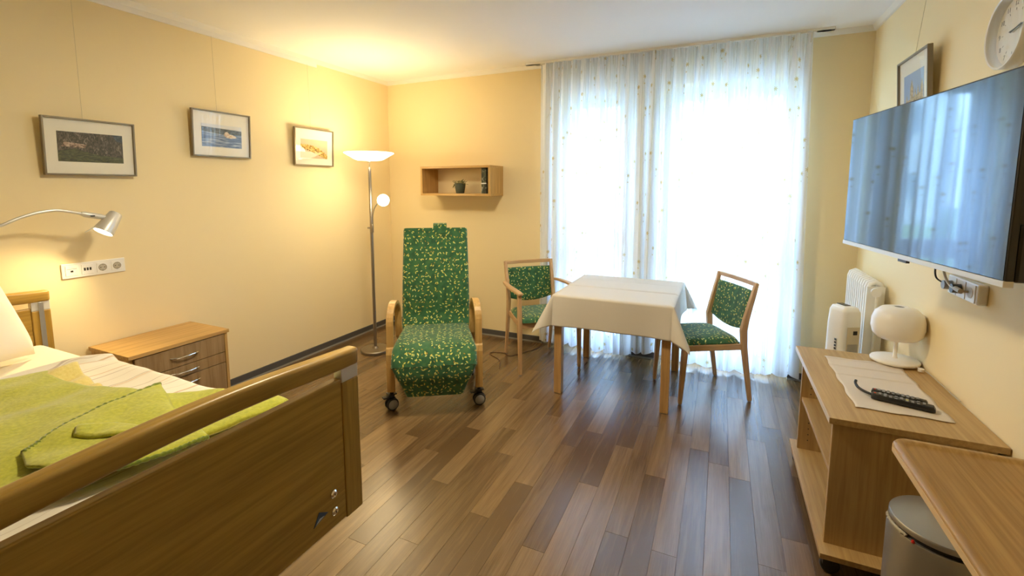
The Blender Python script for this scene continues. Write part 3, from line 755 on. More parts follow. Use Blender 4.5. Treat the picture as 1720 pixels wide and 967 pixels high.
# folded-back flap lying on the blanket
fm = patch([(-1.682, .520), (-1.70, .56), (-1.74, .632), (-1.775, .72), (-1.785, .80), (-1.815, .925)], [(-1.44, .540), (-1.42, .60), (-1.42, .66), (-1.43, .72), (-1.476, .795)],
           [(-1.682, .520), (-1.60, .50), (-1.44, .540)], [(-1.815, .925), (-1.66, .87), (-1.476, .795)], .056, .005, 6, 12, n=44, th=.008)
fg = fm.g
fo = fm.build('folded_flap', green_fl, gb, smooth=True, auto=180)
hem(None, [Vector(fg(i / 60, 0.0)) + Vector((.004, 0, .004)) for i in range(61)], 'stitched_edge', green_st, fo, .009)
hem(None, [Vector(fg(0.02 + i / 63, 0.045)) + Vector((.004, 0, .001)) for i in range(60)], 'stitch_row', green_st, fo, .0022)
hem(None, [Vector(fg(i / 40, 1.0)) + Vector((0, 0, .002)) for i in range(41)], 'rolled_edge', green_fl, fo, .006)
f2 = patch([(-1.672, .634), (-1.655, .66), (-1.62, .70)], [(-1.60, .635), (-1.52, .68), (-1.46, .72)], [(-1.672, .634), (-1.64, .615), (-1.60, .635)], [(-1.62, .70), (-1.53, .72), (-1.46, .72)], .070, .003, 8, 21, n=20, th=.008)
f2.build('tucked_fold', green_fl, gb, smooth=True, auto=180)
# right hand corner of the blanket towards the foot board
rm = patch([(-1.80, .90), (-1.74, .96), (-1.68, 1.01), (-1.60, 1.045), (-1.45, 1.075), (-1.37, 1.085)], [(-1.46, .70), (-1.42, .74), (-1.40, .80), (-1.37, .90), (-1.35, .98), (-1.345, 1.055)],
           [(-1.80, .90), (-1.65, .83), (-1.46, .70)], [(-1.37, 1.085), (-1.35, 1.075), (-1.345, 1.055)], .022, .006, 6, 31, n=36, th=.012)
rg = rm.g
ro = rm.build('hanging_corner', green_fl, gb, smooth=True, auto=180)
hem(None, [Vector(rg(i / 60, 0.0)) + Vector((0, 0, .003)) for i in range(61)], 'stitched_edge', green_st, ro, .006)

# ------------------------------------------------------------------ nightstand
ns = thing('nightstand', 'low beech nightstand with brown drawer fronts between bed and left wall', 'nightstand', (-3.10, 1.62, 0))
M().box(-3.295, 1.335, .562, -2.890, 1.900, .584).build('top', beech[1], ns, bevel=.002)
b = M(); b.box(-3.29, 1.345, .06, -2.910, 1.363, .562); b.box(-3.29, 1.872, .06, -2.898, 1.890, .562); b.box(-3.29, 1.363, .06, -3.275, 1.872, .562); b.box(-3.275, 1.363, .06, -2.915, 1.872, .078)
b.build('body', beech[2], ns, bevel=.001)
for k, (z0, z1) in enumerate(((.440, .557), (.372, .436), (.085, .368))):
    d = M().box(-2.915, 1.367, z0, -2.897, 1.868, z1).build('drawer' if k < 2 else 'door', drawerw, ns, bevel=.0015)
    zc = (z0 + z1) / 2 if k < 2 else .33
    pts = [(-2.897, 1.545, zc), (-2.880, 1.565, zc), (-2.872, 1.60, zc), (-2.870, 1.625, zc), (-2.872, 1.65, zc), (-2.880, 1.685, zc), (-2.897, 1.705, zc)]
    M().tube(crv(pts, 4), .005, 8).build('handle', chrome, d, smooth=True)
for (x, y) in ((-3.25, 1.38), (-2.95, 1.38), (-3.25, 1.85), (-2.95, 1.85)):
    c = M(); c.lathe([(.022, -.01), (.025, -.006), (.025, .006), (.022, .01)], (x, y, .025), 16, axis=0); c.box(x - .006, y - .012, .045, x + .006, y + .012, .06)
    c.build('castor', black_pl, ns)

# ------------------------------------------------------------------ reading lamp over the bed
rl = thing('reading_lamp', 'silver reading lamp on a flexible arm, lit, above the bed', 'lamp', (-3.29, .45, 1.10))
M().box(-3.305, .40, 1.05, -3.27, .50, 1.20).build('wall_mount', silver, rl, bevel=.006)
M().tube(crv([(-3.27, .45, 1.12), (-3.22, .50, 1.15), (-3.16, .68, 1.20), (-3.12, .85, 1.27), (-3.10, .977, 1.319), (-3.10, 1.045, 1.351), (-3.10, 1.107, 1.372), (-3.10, 1.16, 1.381), (-3.10, 1.20, 1.381), (-3.10, 1.265, 1.366), (-3.10, 1.30, 1.355)], 6), .0075, 10).build('flexible_arm', silver, rl, smooth=True)
M().tube([(-3.10, 1.285, 1.361), (-3.10, 1.30, 1.356), (-3.10, 1.345, 1.345), (-3.10, 1.400, 1.332)], .014, 12, [.010, .015, .015, .012]).build('joint', silver, rl, smooth=True)
M().box(-3.085, 1.318, 1.343, -3.079, 1.335, 1.350).build('switch', hole, rl)
hd = Vector((.06, -.58, -.80)).normalized(); hc = Vector((-3.10, 1.440, 1.352))
def cone(m, c, d, prof, n=28):
    d = d.normalized(); u = d.cross(Vector((1, 0, 0))).normalized(); w = d.cross(u); m.rings([[c + d * h + (u * cos(2 * pi * k / n) + w * sin(2 * pi * k / n)) * r for k in range(n)] for r, h in prof])
h = M(); cone(h, hc, hd, [(.010, -.004), (.027, -.003), (.031, .002), (.048, .118), (.048, .121), (.045, .121), (.043, .108)]); h.build('lamp_head', silver, rl, smooth=True, auto=60)
h = M(); cone(h, hc, hd, [(.0435, .1085), (.0435, .112), (.02, .114)]); h.build('light_disc', read_m, rl, smooth=True)
wv = Vector((0, -1, 0)); wv = (wv - hd * wv.dot(hd)).normalized(); uv_ = hd.cross(wv)
q = hc + hd * .112 + wv * .046; ld = (hd * .8 + wv * .35).normalized()
h = M(); h.rings([[q + uv_ * .016, q - uv_ * .016, q - uv_ * .016 - wv * .002, q + uv_ * .016 - wv * .002], [q + ld * .055 + uv_ * .009, q + ld * .055 - uv_ * .009, q + ld * .055 - uv_ * .009 - wv * .002, q + ld * .055 + uv_ * .009 - wv * .002]])
h.build('shade_lip', white_pl, rl, bevel=.001)
sp = bpy.data.lights.new('reading_lamp_light', 'SPOT'); sp.energy = READ_W; sp.color = WARM; sp.spot_size = R_(125); sp.spot_blend = .8; sp.shadow_soft_size = .03
so = bpy.data.objects.new('reading_lamp_light', sp); COL.objects.link(so); so.location = Vector(hc + hd * .125) - Vector(rl.location); so.rotation_euler = hd.to_track_quat('-Z', 'Y').to_euler(); so.parent = rl

# ------------------------------------------------------------------ floor lamp
FX, FY = -2.84, 3.22
lp = thing('floor_lamp', 'tall brushed steel floor lamp with lit glass bowl and small lit reading ball', 'lamp', (FX, FY, 0))
M().lathe([(.125, 0), (.132, .004), (.132, .024), (.126, .030), (.03, .034), (.022, .05)], (FX, FY, 0), 48).build('base', steel, lp, smooth=True, auto=40)
M().lathe([(.0145, .034), (.0145, 1.14), (.0135, 1.15), (.0130, 1.62), (.0125, 1.66), (.006, 1.675)], (FX, FY, 0), 16).build('pole', steel, lp, smooth=True, auto=40)
M().lathe([(.004, 1.67), (.004, 1.715), (.012, 1.72), (.012, 1.732)], (FX, FY, 0), 12).build('bowl_holder', steel, lp, smooth=True, auto=40)
M().lathe([(.012, 1.733), (.105, 1.737), (.125, 1.745), (.212, 1.797), (.210, 1.801), (.122, 1.752), (.100, 1.744), (.012, 1.741)], (FX, FY, 0), 56).build('bowl_shade', bowl_m, lp, smooth=True, auto=50)
M().tube(crv([(FX + .022, FY - .012, 1.13), (FX + .03, FY - .014, 1.17), (FX + .034, FY - .016, 1.25), (FX + .055, FY - .02, 1.31), (FX + .09, FY - .02, 1.355), (FX + .115, FY - .02, 1.372)], 5), .0045, 8).build('reading_arm', steel, lp, smooth=True)
k = M(); k.lathe([(.010, 1.10), (.011, 1.105), (.011, 1.16), (.006, 1.175)], (FX + .022, FY - .012, 0), 12); k.lathe([(.008, -.03), (.008, .0)], (FX - .0, FY - .012, 1.14), 10, axis=0); k.build('arm_joint', steel, lp, smooth=True)
M().sphere((FX + .158, FY - .02, 1.388), .052, 32, 18).build('ball_shade', ball_m, lp, smooth=True, auto=180)
al = bpy.data.lights.new('bowl_light', 'POINT'); al.energy = BOWL_W; al.color = WARM; al.shadow_soft_size = .07
ao = bpy.data.objects.new('bowl_light', al); COL.objects.link(ao); ao.location = (0, 0, 1.785); ao.parent = lp
# the opal bowl lets part of the light through downwards
bl_ = bpy.data.lights.new('ball_light', 'POINT'); bl_.energy = BALL_W; bl_.color = WARM; bl_.shadow_soft_size = .05
bo = bpy.data.objects.new('ball_light', bl_); COL.objects.link(bo); bo.location = (.158 + .0, -.02 - .09, 1.388 - .02); bo.parent = lp

# ------------------------------------------------------------------ ceiling lamp, just above the frame
cxl, cyl = -1.25, 1.85
cl_ = thing('ceiling_lamp', 'round lit opal ceiling lamp in the middle of the room', 'lamp', (cxl, cyl, ZC - .09))
M().lathe([(.20, ZC - .03), (.205, ZC - .02), (.205, ZC)], (cxl, cyl, 0), 40).build('mount', white_lac, cl_, smooth=True, auto=40)
M().lathe([(.01, ZC - .088), (.10, ZC - .082), (.17, ZC - .06), (.195, ZC - .03)], (cxl, cyl, 0), 40).build('diffuser', emissive('lit_ceiling_opal', (1.0, .85, .58), 5.0), cl_, smooth=True, auto=180)
cq = bpy.data.lights.new('ceiling_lamp_light', 'AREA'); cq.shape = 'DISK'; cq.size = .36; cq.energy = CEIL_W; cq.color = (1.0, 0.86, 0.60)
cqo = bpy.data.objects.new('ceiling_lamp_light', cq); COL.objects.link(cqo); cqo.location = (0, 0, -.004); cqo.parent = cl_
# ------------------------------------------------------------------ pictures
def picture(loc, rotz, w, h, label, paint_fn, inner, wires, tilt=3.0, mw=.0095):
    """hangs on a wall, local x along the wall, local y out of the wall; loc = bottom centre on the wall"""
    r = thing('framed_picture', label, 'picture', loc, rotz)
    T = Matrix.Translation((0, .014, 0)) @ Matrix.Rotation(R_(-tilt), 4, 'X')
    f = M(); d = .022
    for q in ((-w / 2, 0, 0, -w / 2 + mw, d, h), (w / 2 - mw, 0, 0, w / 2, d, h), (-w / 2 + mw, 0, 0, w / 2 - mw, d, mw), (-w / 2 + mw, 0, h - mw, w / 2 - mw, d, h)): f.box(*q, mtx=T)
    f.build('frame', framem, r, world=False, bevel=.0015)
    M().box(-w / 2 + mw, .004, mw, w / 2 - mw, .010, h - mw, mtx=T).build('mat', mat_card, r, world=False)
    x0, x1, z0, z1 = inner
    pm_ = M(); pm_.box(x0, .0102, z0, x1, .0112, z1, mtx=T)
    mats = paint_fn(pm_, T, x0, x1, z0, z1)
    pm_.build('print', mats, r, world=False)
    M().box(-w / 2 + mw, .014, mw, w / 2 - mw, .016, h - mw, mtx=T).build('glass', pic_glass, r, world=False)
    for wx, zz in wires:
        top = T @ Vector((wx, .004, h)); M().tube([top, (wx * .6, .012, zz)], .0009, 5).build('hanging_wire', wire_m, r, world=False)
    return r
def noise_print(name, stops, scale, stretch=(1, 1, 1), det=8, dist=1.0):
    m, t, b = nmat(name); tc = N(t, 'ShaderNodeTexCoord'); mp = N(t, 'ShaderNodeMapping'); mp.inputs['Scale'].default_value = stretch
    no = N(t, 'ShaderNodeTexNoise'); no.inputs['Scale'].default_value = scale; no.inputs['Detail'].default_value = det; no.inputs['Distortion'].default_value = dist
    L(t, tc.outputs['Object'], mp.inputs[0]); L(t, mp.outputs[0], no.inputs['Vector']); r = ramp(t, stops); L(t, no.outputs[0], r.inputs[0]); L(t, r.outputs[0], b.inputs['Base Color']); b.inputs['Roughness'].default_value = .6
    return m
p_willow = noise_print('print_branches', [(.30, (.015, .018, .015)), (.48, (.06, .055, .04)), (.60, (.16, .12, .09)), (.75, (.35, .30, .26))], 55, (1.5, 1, .6), dist=2.0)
p_moss = noise_print('print_ground', [(.35, (.03, .035, .03)), (.55, (.09, .10, .04)), (.7, (.15, .15, .08))], 70, (.6, 1, 1.5))
p_lake = noise_print('print_lake', [(.35, (.10, .13, .17)), (.50, (.04, .055, .07)), (.7, (.14, .17, .2))], 30)
p_blos = noise_print('print_blossom', [(.42, (.12, .07, .05)), (.55, (.45, .30, .22)), (.7, (.62, .50, .36))], 60)
p_water = noise_print('print_water', [(.30, (.02, .045, .11)), (.50, (.16, .24, .42)), (.62, (.42, .50, .62)), (.75, (.75, .74, .70))], 16, (.6, 1, 8))
p_shore = noise_print('print_shore', [(.35, (.06, .08, .09)), (.6, (.16, .18, .19))], 40)
p_pale = plain('print_pale_sky', (.72, .74, .76), .6)
p_swan = noise_print('print_swan', [(.4, (.62, .45, .30)), (.6, (.85, .78, .68))], 60)
p_sepia = plain('print_sepia_sky', (.60, .47, .33), .6)
p_gold = noise_print('print_gold_leaves', [(.38, (.16, .08, .02)), (.5, (.62, .38, .06)), (.65, (.75, .60, .25))], 70, det=2)
p_sky = noise_print('print_blue_sky', [(.3, (.20, .32, .55)), (.7, (.32, .45, .66))], 4)
p_stone = noise_print('print_stone', [(.38, (.28, .20, .10)), (.62, (.62, .50, .30))], 55)
p_tree = noise_print('print_trees', [(.4, (.06, .09, .03)), (.62, (.24, .26, .10))], 60)
def shp(m, T, idx, pts, y=.0113):
    m.mi = idx; m.prism([T @ Vector((x, y, z)) for x, z in pts], T.to_3x3() @ Vector((0, .0004, 0)))
    m.mi = 0
def pr1(m, T, x1, x0, z0, z1):   # mirrored: seen from the room, left is +x
    w, h = x1 - x0, z1 - z0
    shp(m, T, 1, [(x0, z0), (x1, z0), (x1, z0 + .18 * h), (x0 + .55 * w, z0 + .28 * h), (x0 + .25 * w, z0 + .45 * h), (x0, z0 + .35 * h)])
    shp(m, T, 2, [(x1 - .17 * w, z1), (x1, z1), (x1, z1 - .28 * h), (x1 - .10 * w, z1 - .22 * h)], .0114)
    shp(m, T, 3, [(x0 + .05 * w, z0 + .5 * h), (x0 + .4 * w, z0 + .48 * h), (x0 + .42 * w, z0 + .6 * h), (x0 + .1 * w, z0 + .66 * h)], .0114)
    return [p_willow, p_moss, p_lake, p_blos]
def pr2(m, T, x1, x0, z0, z1):   # mirrored: seen from the room, left is +x
    w, h = x1 - x0, z1 - z0
    shp(m, T, 1, [(x0, z1 - .32 * h), (x0 + .5 * w, z1 - .42 * h), (x1, z1 - .38 * h), (x1, z1 - .18 * h), (x0, z1 - .13 * h)])
    shp(m, T, 2, [(x0, z1 - .14 * h), (x1, z1 - .2 * h), (x1, z1), (x0, z1)])
    shp(m, T, 3, [(x0 + .54 * w, z0 + .56 * h), (x0 + .57 * w, z0 + .70 * h), (x0 + .63 * w, z0 + .72 * h), (x0 + .68 * w, z0 + .62 * h), (x0 + .76 * w, z0 + .60 * h), (x0 + .85 * w, z0 + .54 * h), (x0 + .86 * w, z0 + .47 * h), (x0 + .7 * w, z0 + .43 * h), (x0 + .6 * w, z0 + .46 * h)], .0117)
    return [p_water, p_shore, p_pale, p_swan]
def pr3(m, T, x1, x0, z0, z1):   # mirrored: seen from the room, left is +x
    w, h = x1 - x0, z1 - z0
    up = [(x0 + w * t, z0 + h * (.72 - .55 * t ** 3 + .02 * sin(t * 60))) for t in [k / 24 for k in range(25)]]
    lo = [(x0 + w * t, z0 + h * max(.0, (.50 - .52 * t ** 1.3))) for t in [k / 12 for k in range(12, -1, -1)]]
    for a in range(24):
        t0, t1 = a / 24, (a + 1) / 24
        g0 = z0 + h * max(.0, .50 - .55 * t0 ** 1.3); g1 = z0 + h * max(.0, .50 - .55 * t1 ** 1.3)
        shp(m, T, 1, [(x0 + w * t0, g0), (x0 + w * t1, g1), up[a + 1], up[a]])
    return [p_sepia, p_gold]
def pr4(m, T, x0, x1, z0, z1):
    w, h = x1 - x0, z1 - z0
    X = lambda t: x1 - w * t     # mirrored: seen from the room, left is +y
    shp(m, T, 2, [(x0, z0), (x1, z0), (x1, z0 + .22 * h), (X(.3), z0 + .30 * h), (X(.6), z0 + .26 * h), (x0, z0 + .34 * h)], .0118)
    shp(m, T, 1, [(X(.02), z0 + .2 * h), (X(.98), z0 + .2 * h), (X(.98), z0 + .52 * h), (X(.8), z0 + .50 * h), (X(.5), z0 + .46 * h), (X(.2), z0 + .42 * h), (X(.02), z0 + .36 * h)])
    for a, b, zt, zp in ((.34, .50, .66, .86), (.86, .99, .60, .78), (.12, .2, .42, .56), (.56, .63, .50, .64), (.70, .77, .52, .68)):
        shp(m, T, 1, [(X(a), z0 + .3 * h), (X(b), z0 + .3 * h), (X(b), z0 + zt * h), (X((a + b) / 2), z0 + zp * h), (X(a), z0 + zt * h)], .0115)
    return [p_sky, p_stone, p_tree]
LR = R_(-90)   # left wall: local x -> -y ... keep local y pointing into the room (+x)
picture((XL, 1.437, 1.567), LR, .425, .312, 'framed photograph of tangled dark branches, leftmost on the left wall', pr1, (-.150, .150, .075, .237), ((0.03, .985),))
picture((XL, 2.204, 1.715), LR, .425, .318, 'framed photograph of a white bird on blue water, middle of the left wall', pr2, (-.145, .145, .070, .225), ((.03, .835),))
picture((XL, 3.025, 1.688), LR, .425, .318, 'framed sepia photograph with an arc of golden leaves, beside the floor lamp', pr3, (-.145, .145, .065, .225), ((0.03, .865),))
picture((XR, 3.10, 1.775), R_(90), .425, .405, 'framed photograph of stone towers under blue sky on the right wall above the television', pr4, (-.135, .135, .085, .318), ((0, .80),), 4.0)
prl = M(); prl.box(XL, .2, 2.545, XL + .012, 3.115, 2.585); prl.build('trim_4', rail_m, kind=S, bevel=.003)

# ------------------------------------------------------------------ wall box shelf, plant, book
sx0, sx1, sy0, sz0, sz1, tk = -2.708, -1.940, 3.79, 1.420, 1.702, .021
sh = thing('wall_shelf', 'beech box shelf on the back wall above the green recliner', 'shelf', ((sx0 + sx1) / 2, YB - .14, sz0))
M().box(sx0, sy0, sz1 - tk, sx1, YB, sz1).build('top_board', beech[0], sh, bevel=.001)
M().box(sx0, sy0, sz0, sx1, YB, sz0 + tk).build('bottom_board', beech[0], sh, bevel=.001)
M().box(sx0, sy0 + .001, sz0 + tk, sx0 + tk, YB, sz1 - tk).build('side_board', beech[2], sh, bevel=.001)
M().box(sx1 - tk, sy0 + .001, sz0 + tk, sx1, YB, sz1 - tk).build('side_board', beech[2], sh, bevel=.001)
bx, by, bz = -2.335, 3.92, sz0 + tk
pt = thing('potted_plant', 'small trailing plant in a dark grey-green pot on the wall shelf', 'plant', (bx, by, bz))
M().lathe([(.036, 0), (.040, .004), (.050, .06), (.053, .088), (.051, .098), (.046, .098), (.044, .085)], (bx, by, bz), 28).build('pot', pot_m, pt, smooth=True, auto=50)
M().lathe([(.045, .084), (.04, .088), (.01, .09)], (bx, by, bz), 16).build('soil', dirt_m, pt)
random.seed(11)
for k in range(46):
    a = random.uniform(0, 2 * pi); r0 = random.uniform(.005, .045); el = random.uniform(-.3, .9); ln = random.uniform(.026, .044)
    p0 = Vector((bx + r0 * cos(a), by + r0 * sin(a), bz + .09 + random.uniform(0, .035) * (1 - r0 / .06)))
    d = Vector((cos(a) * cos(el), sin(a) * cos(el), sin(el))); u = d.cross(Vector((0, 0, 1))).normalized(); w = u.cross(d)
    if k % 9 == 0: p0 += Vector((cos(a) * .022, sin(a) * .022, -.012)); d = Vector((cos(a) * .5, sin(a) * .5, -.8)).normalized()
    m = M(); secs = []
    for t, wd in ((0, .003), (.3, .012), (.65, .0125), (1, .002)):
        c = p0 + d * ln * t + w * (-.006 * t * t)
        secs.append([c + u * wd, c + w * .0025, c - u * wd, c - w * .0025])
    m.rings(secs); m.build('leaf', leaf_m, pt, smooth=True, auto=180)
bk = thing('book', 'dark patterned book standing upright at the right end of the wall shelf', 'book', (-1.985, 3.90, bz))
cover = noise_print('book_cover', [(.38, (.015, .016, .018)), (.50, (.05, .06, .03)), (.60, (.12, .13, .08)), (.72, (.35, .33, .30))], 26, det=3)
M().box(-2.052, 3.83, bz, -2.000, 3.99, bz + .238).build('cover', cover, bk, bevel=.003)
M().box(-2.048, 3.835, bz + .004, -2.004, 3.992, bz + .234).build('pages', mat_card, bk)
M().box(-2.0525, 3.8285, bz + .090, -1.9995, 3.8305, bz + .100).build('spine_band', p_pale, bk)

# ------------------------------------------------------------------ green recliner
rc = thing('recliner', 'green leaf-patterned recliner chair with bent wood arms and castors', 'armchair', (-1.732, 2.55, 0), atan2(-.845, .533))
def padded(m, path, widths, th, n=10):
    """padded strip following a path in the local xz plane"""
    P = [Vector((p[0], 0, p[1])) for p in path]; rings = []
    for i, p in enumerate(P):
        d = (P[min(i + 1, len(P) - 1)] - P[max(0, i - 1)]).normalized(); nn = Vector((-d.z, 0, d.x)); w = widths[i] if isinstance(widths, (list, tuple)) else widths
        t_ = th[i] if isinstance(th, (list, tuple)) else th; r = min(t_ * .45, .03); ring = []
        for (sx, sn, a0) in ((1, 1, 0), (-1, 1, 90), (-1, -1, 180), (1, -1, 270)):
            for k in range(5):
                a = R_(a0 + 90 * k / 4)
                yy = sx * (w / 2 - r) + cos(a) * r; zz = sn * (t_ / 2 - r) + sin(a) * r
                ring.append(p + Vector((0, yy, 0)) + nn * zz)
        rings.append(ring)
    m.rings(rings)
def path2(pts, n=6): return [(p.x, p.y) for p in crv([Vector((a, b, 0)) for a, b in pts], n)]
def arcuv(path, w=1.0):
    return None
seat_p = path2([(-.50, .425), (-.30, .428), (-.08, .436), (.06, .430), (.135, .395), (.165, .345)])
m = M(); padded(m, seat_p, [lerp(.47, .55, min(1, i / (len(seat_p) - 1) * 1.5)) for i in range(len(seat_p))], .085); m.build('seat', leafab, rc, world=False, smooth=True, auto=60)
leg_p = path2([(.163, .355), (.172, .30), (.165, .24), (.150, .157)])
m = M(); padded(m, leg_p, [lerp(.545, .37, (i / (len(leg_p) - 1)) ** 1.15) for i in range(len(leg_p))], [lerp(.080, .045, i / (len(leg_p) - 1)) for i in range(len(leg_p))]); m.build('leg_rest', leafab, rc, world=False, smooth=True, auto=60)
back_p = path2([(-.40, .44), (-.445, .54), (-.465, .68), (-.515, .84), (-.585, 1.0), (-.635, 1.13), (-.648, 1.17)])
m = M(); padded(m, back_p, [lerp(.515, .500, i / (len(back_p) - 1)) for i in range(len(back_p))], .07); m.build('backrest', leafab, rc, world=False, smooth=True, auto=60)
m = M(); m.sweep([(-.600, .035, 1.135), (-.610, .035, 1.165), (-.622, .035, 1.205), (-.650, .035, 1.212), (-.672, .035, 1.18), (-.665, .035, 1.12)], .105, .010, (0, 1, 0)); m.build('head_strap', leafab, rc, world=False, bevel=.002)
ARMY = .296
for sg in (-1, 1):
    pth = [(0, .135), (.004, .35), (.004, .58)] + arc((-.124, .58), .128, 0, 165, 14, lambda a, b: (a, b))[1:] + [(-.262, .52), (-.285, .43), (-.41, .29), (-.50, .135)]
    M().sweep([(a, sg * (ARMY + .11 * max(a, -.32)), b) for a, b in pth], .047, .026, (0, 1, 0)).build('arm_frame', beech[2], rc, world=False, bevel=.003)
    M().sweep([(.022, sg * ARMY, .13), (.026, sg * ARMY, .28), (.027, sg * ARMY, .39), (.018, sg * ARMY, .425), (.004, sg * ARMY, .44)], .052, [.026, .026, .026, .02, .008], (0, 1, 0)).build('leg', beech[2], rc, world=False, bevel=.003)
    for cxx, sw in ((.012, -62 if sg < 0 else -82), (-.50, -15)):
        wy = sg * (ARMY if cxx > 0 else ARMY - .035)
        T = Matrix.Translation((cxx, wy, 0)) @ Matrix.Rotation(R_(sw), 4, 'Z')
        c = M()
        c.box(-.03, -.024, .108, .03, .024, .116, mtx=T); c.box(-.02, -.005, .055, .02, .005, .110, mtx=T); c.box(.02, -.018, .09, .062, .018, .10, mtx=T)
        c.lathe([(.012, .11), (.012, .14)], (cxx, wy, 0), 12)
        cs = c.build('castor', black_pl, rc, world=False, bevel=.002)
        for s2 in (-1, 1):
            w = M(); w.lathe([(.030, s2 * .008), (.040, s2 * .010), (.043, s2 * .016), (.040, s2 * .026), (.034, s2 * .027)], (0, 0, .043), 24, axis=1)
            w.bm.transform(T); w.build('tyre', rubber, cs, world=False, smooth=True, auto=50)
            w = M(); w.lathe([(.033, s2 * .0268), (.030, s2 * .0295), (.008, s2 * .030)], (0, 0, .043), 24, axis=1)
            w.bm.transform(T); w.build('hub', wheelgrey, cs, world=False, smooth=True, auto=50)
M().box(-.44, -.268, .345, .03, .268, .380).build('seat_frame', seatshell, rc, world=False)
M().tube([(-.50, -.29, .30), (-.50, .29, .30)], .011).build('crossbar', silver, rc, world=False)

# ------------------------------------------------------------------ dining chairs
def chair(label, loc, rotz, arms):
    r = thing('dining_chair', label, 'chair', loc, rotz)
    fy, ry = (.262, .213) if arms else (.212, .222)
    fx, rx = .255, -.255
    W3 = chairw
    for s_ in (-1, 1):
        # rear post, bent below the seat and above
        P = [(rx, s_ * ry, .008), (rx + .065, s_ * ry, .40), (rx + .075, s_ * ry, .52), (rx + .06, s_ * ry, .60), (rx + .0, s_ * (ry + .006), .85)]
        M().sweep(P, [.022, .028, .030, .028, .026], [.026, .040, .046, .040, .026], (0, 1, 0)).build('leg', W3[2], r, world=False, bevel=.004)
        top = .655 if arms else .405
        fxx = fx - (.015 if arms else .02)
        P = [(fx, s_ * fy, .008), (fxx, s_ * fy, .38), (fxx - (.01 if arms else 0), s_ * fy, top)]
        M().sweep(P, [.024, .034, .030], [.024, .038, .030], (0, 1, 0)).build('leg', W3[2], r, world=False, bevel=.004)
        for (gx, gy) in ((rx, ry), (fx, fy)):
            M().lathe([(.010, 0), (.011, .004), (.009, .010)], (gx, s_ * gy, 0), 12).build('glide', wheelgrey, r, world=False)
        if arms:
            P = [(fxx + .025, s_ * fy, .662), (fxx - .03, s_ * (fy + .004), .668), (0.0, s_ * (fy + .008), .674), (rx + .10, s_ * (ry + .04), .674), (rx + .03, s_ * (ry + .026), .668)]
            M().sweep(P, [.040, .048, .045, .036, .028], .022, (0, 1, 0)).build('armrest', W3[0], r, world=False, bevel=.006, seg=3, smooth=True)
    # seat frame rails
    zr0, zr1 = .378, .420
    m = M(); m.box(-.17, -ry + .012, zr0, -.150, ry - .012, zr1); m.box(fx - .04, -fy + .016, zr0, fx - .018, fy - .016, zr1)
    m.build('seat_rail', W3[1], r, world=False, bevel=.002)
    for s_ in (-1, 1):
        a = Vector((-.175, s_ * ry, 0)); b_ = Vector((fx - .02, s_ * fy, 0)); n_ = Vector((0, -s_ * .011, 0))
        M().prism([(a.x, a.y, zr0), (b_.x, b_.y, zr0), (b_.x, b_.y, zr1), (a.x, a.y, zr1)], (0, -s_ * .020, 0)).build('seat_rail', W3[0], r, world=False, bevel=.002)
    # seat cushion
    def seatf(u, v):
        x = lerp(-.185, fx + .012, u); hw = lerp(ry - .006, fy - .005, u); y = lerp(-hw, hw, v)
        a, b2 = abs(2 * u - 1), abs(2 * v - 1)
        cr = max(0, (a ** 8 + b2 ** 8) - .9)
        z = .428 + .040 * (1 - a ** 5) ** .5 * (1 - b2 ** 5) ** .5
        x -= (2 * u - 1) * .02 * (b2 ** 8); y -= (2 * v - 1) * .02 * (a ** 8)
        return (x, y, z)
    m = M(); m.grid(seatf, 24, 24); m.box(-.17, -ry + .018, .405, fx - .03, ry - .018, .4285)
    m.build('seat', leafab, r, world=False, smooth=True, auto=50)
    # back: top rail and pad
    tp_ = [(rx - .002 - .012 * (1 - t * t), t * (ry + .004), .836) for t in [k / 8 for k in range(-8, 9)]]
    M().sweep(tp_, .030, .022, (0, 0, 1)).build('top_rail', W3[1], r, world=False, bevel=.004)
    def padf(side):
        def f(u, v):
            t = 2 * u - 1; hw = ry - .014
            zb = .530 - .035 * (1 - t * t); z = lerp(zb, .790, v)
            bend = (.790 - z) / .26
            x = rx + .012 + bend * .052 - .014 * (1 - t * t)
            ed = ((1 - abs(t) ** 10) * (1 - abs(2 * v - 1) ** 10)) ** .4
            return (x + side * (.004 + .012 * ed), t * hw, z)
        return f
    m = M(); m.grid(padf(1), 20, 16); m.grid(padf(-1), 20, 16)
    bmesh.ops.remove_doubles(m.bm, verts=m.bm.verts, dist=.001)
    # close the rim
    ed = [e for e in m.bm.edges if len(e.link_faces) == 1]
    try: bmesh.ops.bridge_loops(m.bm, edges=ed)
    except Exception: pass
    m.build('backrest', leafab, r, world=False, smooth=True, auto=60)
    return r
chair('beech armchair with green leaf-patterned seat and back, at the left of the table', (-1.3895, 3.622, 0), R_(-46.6), True)
chair('armless beech chair with green leaf-patterned seat, at the right of the table', (-.09, 3.574, 0), R_(-149.2), False)

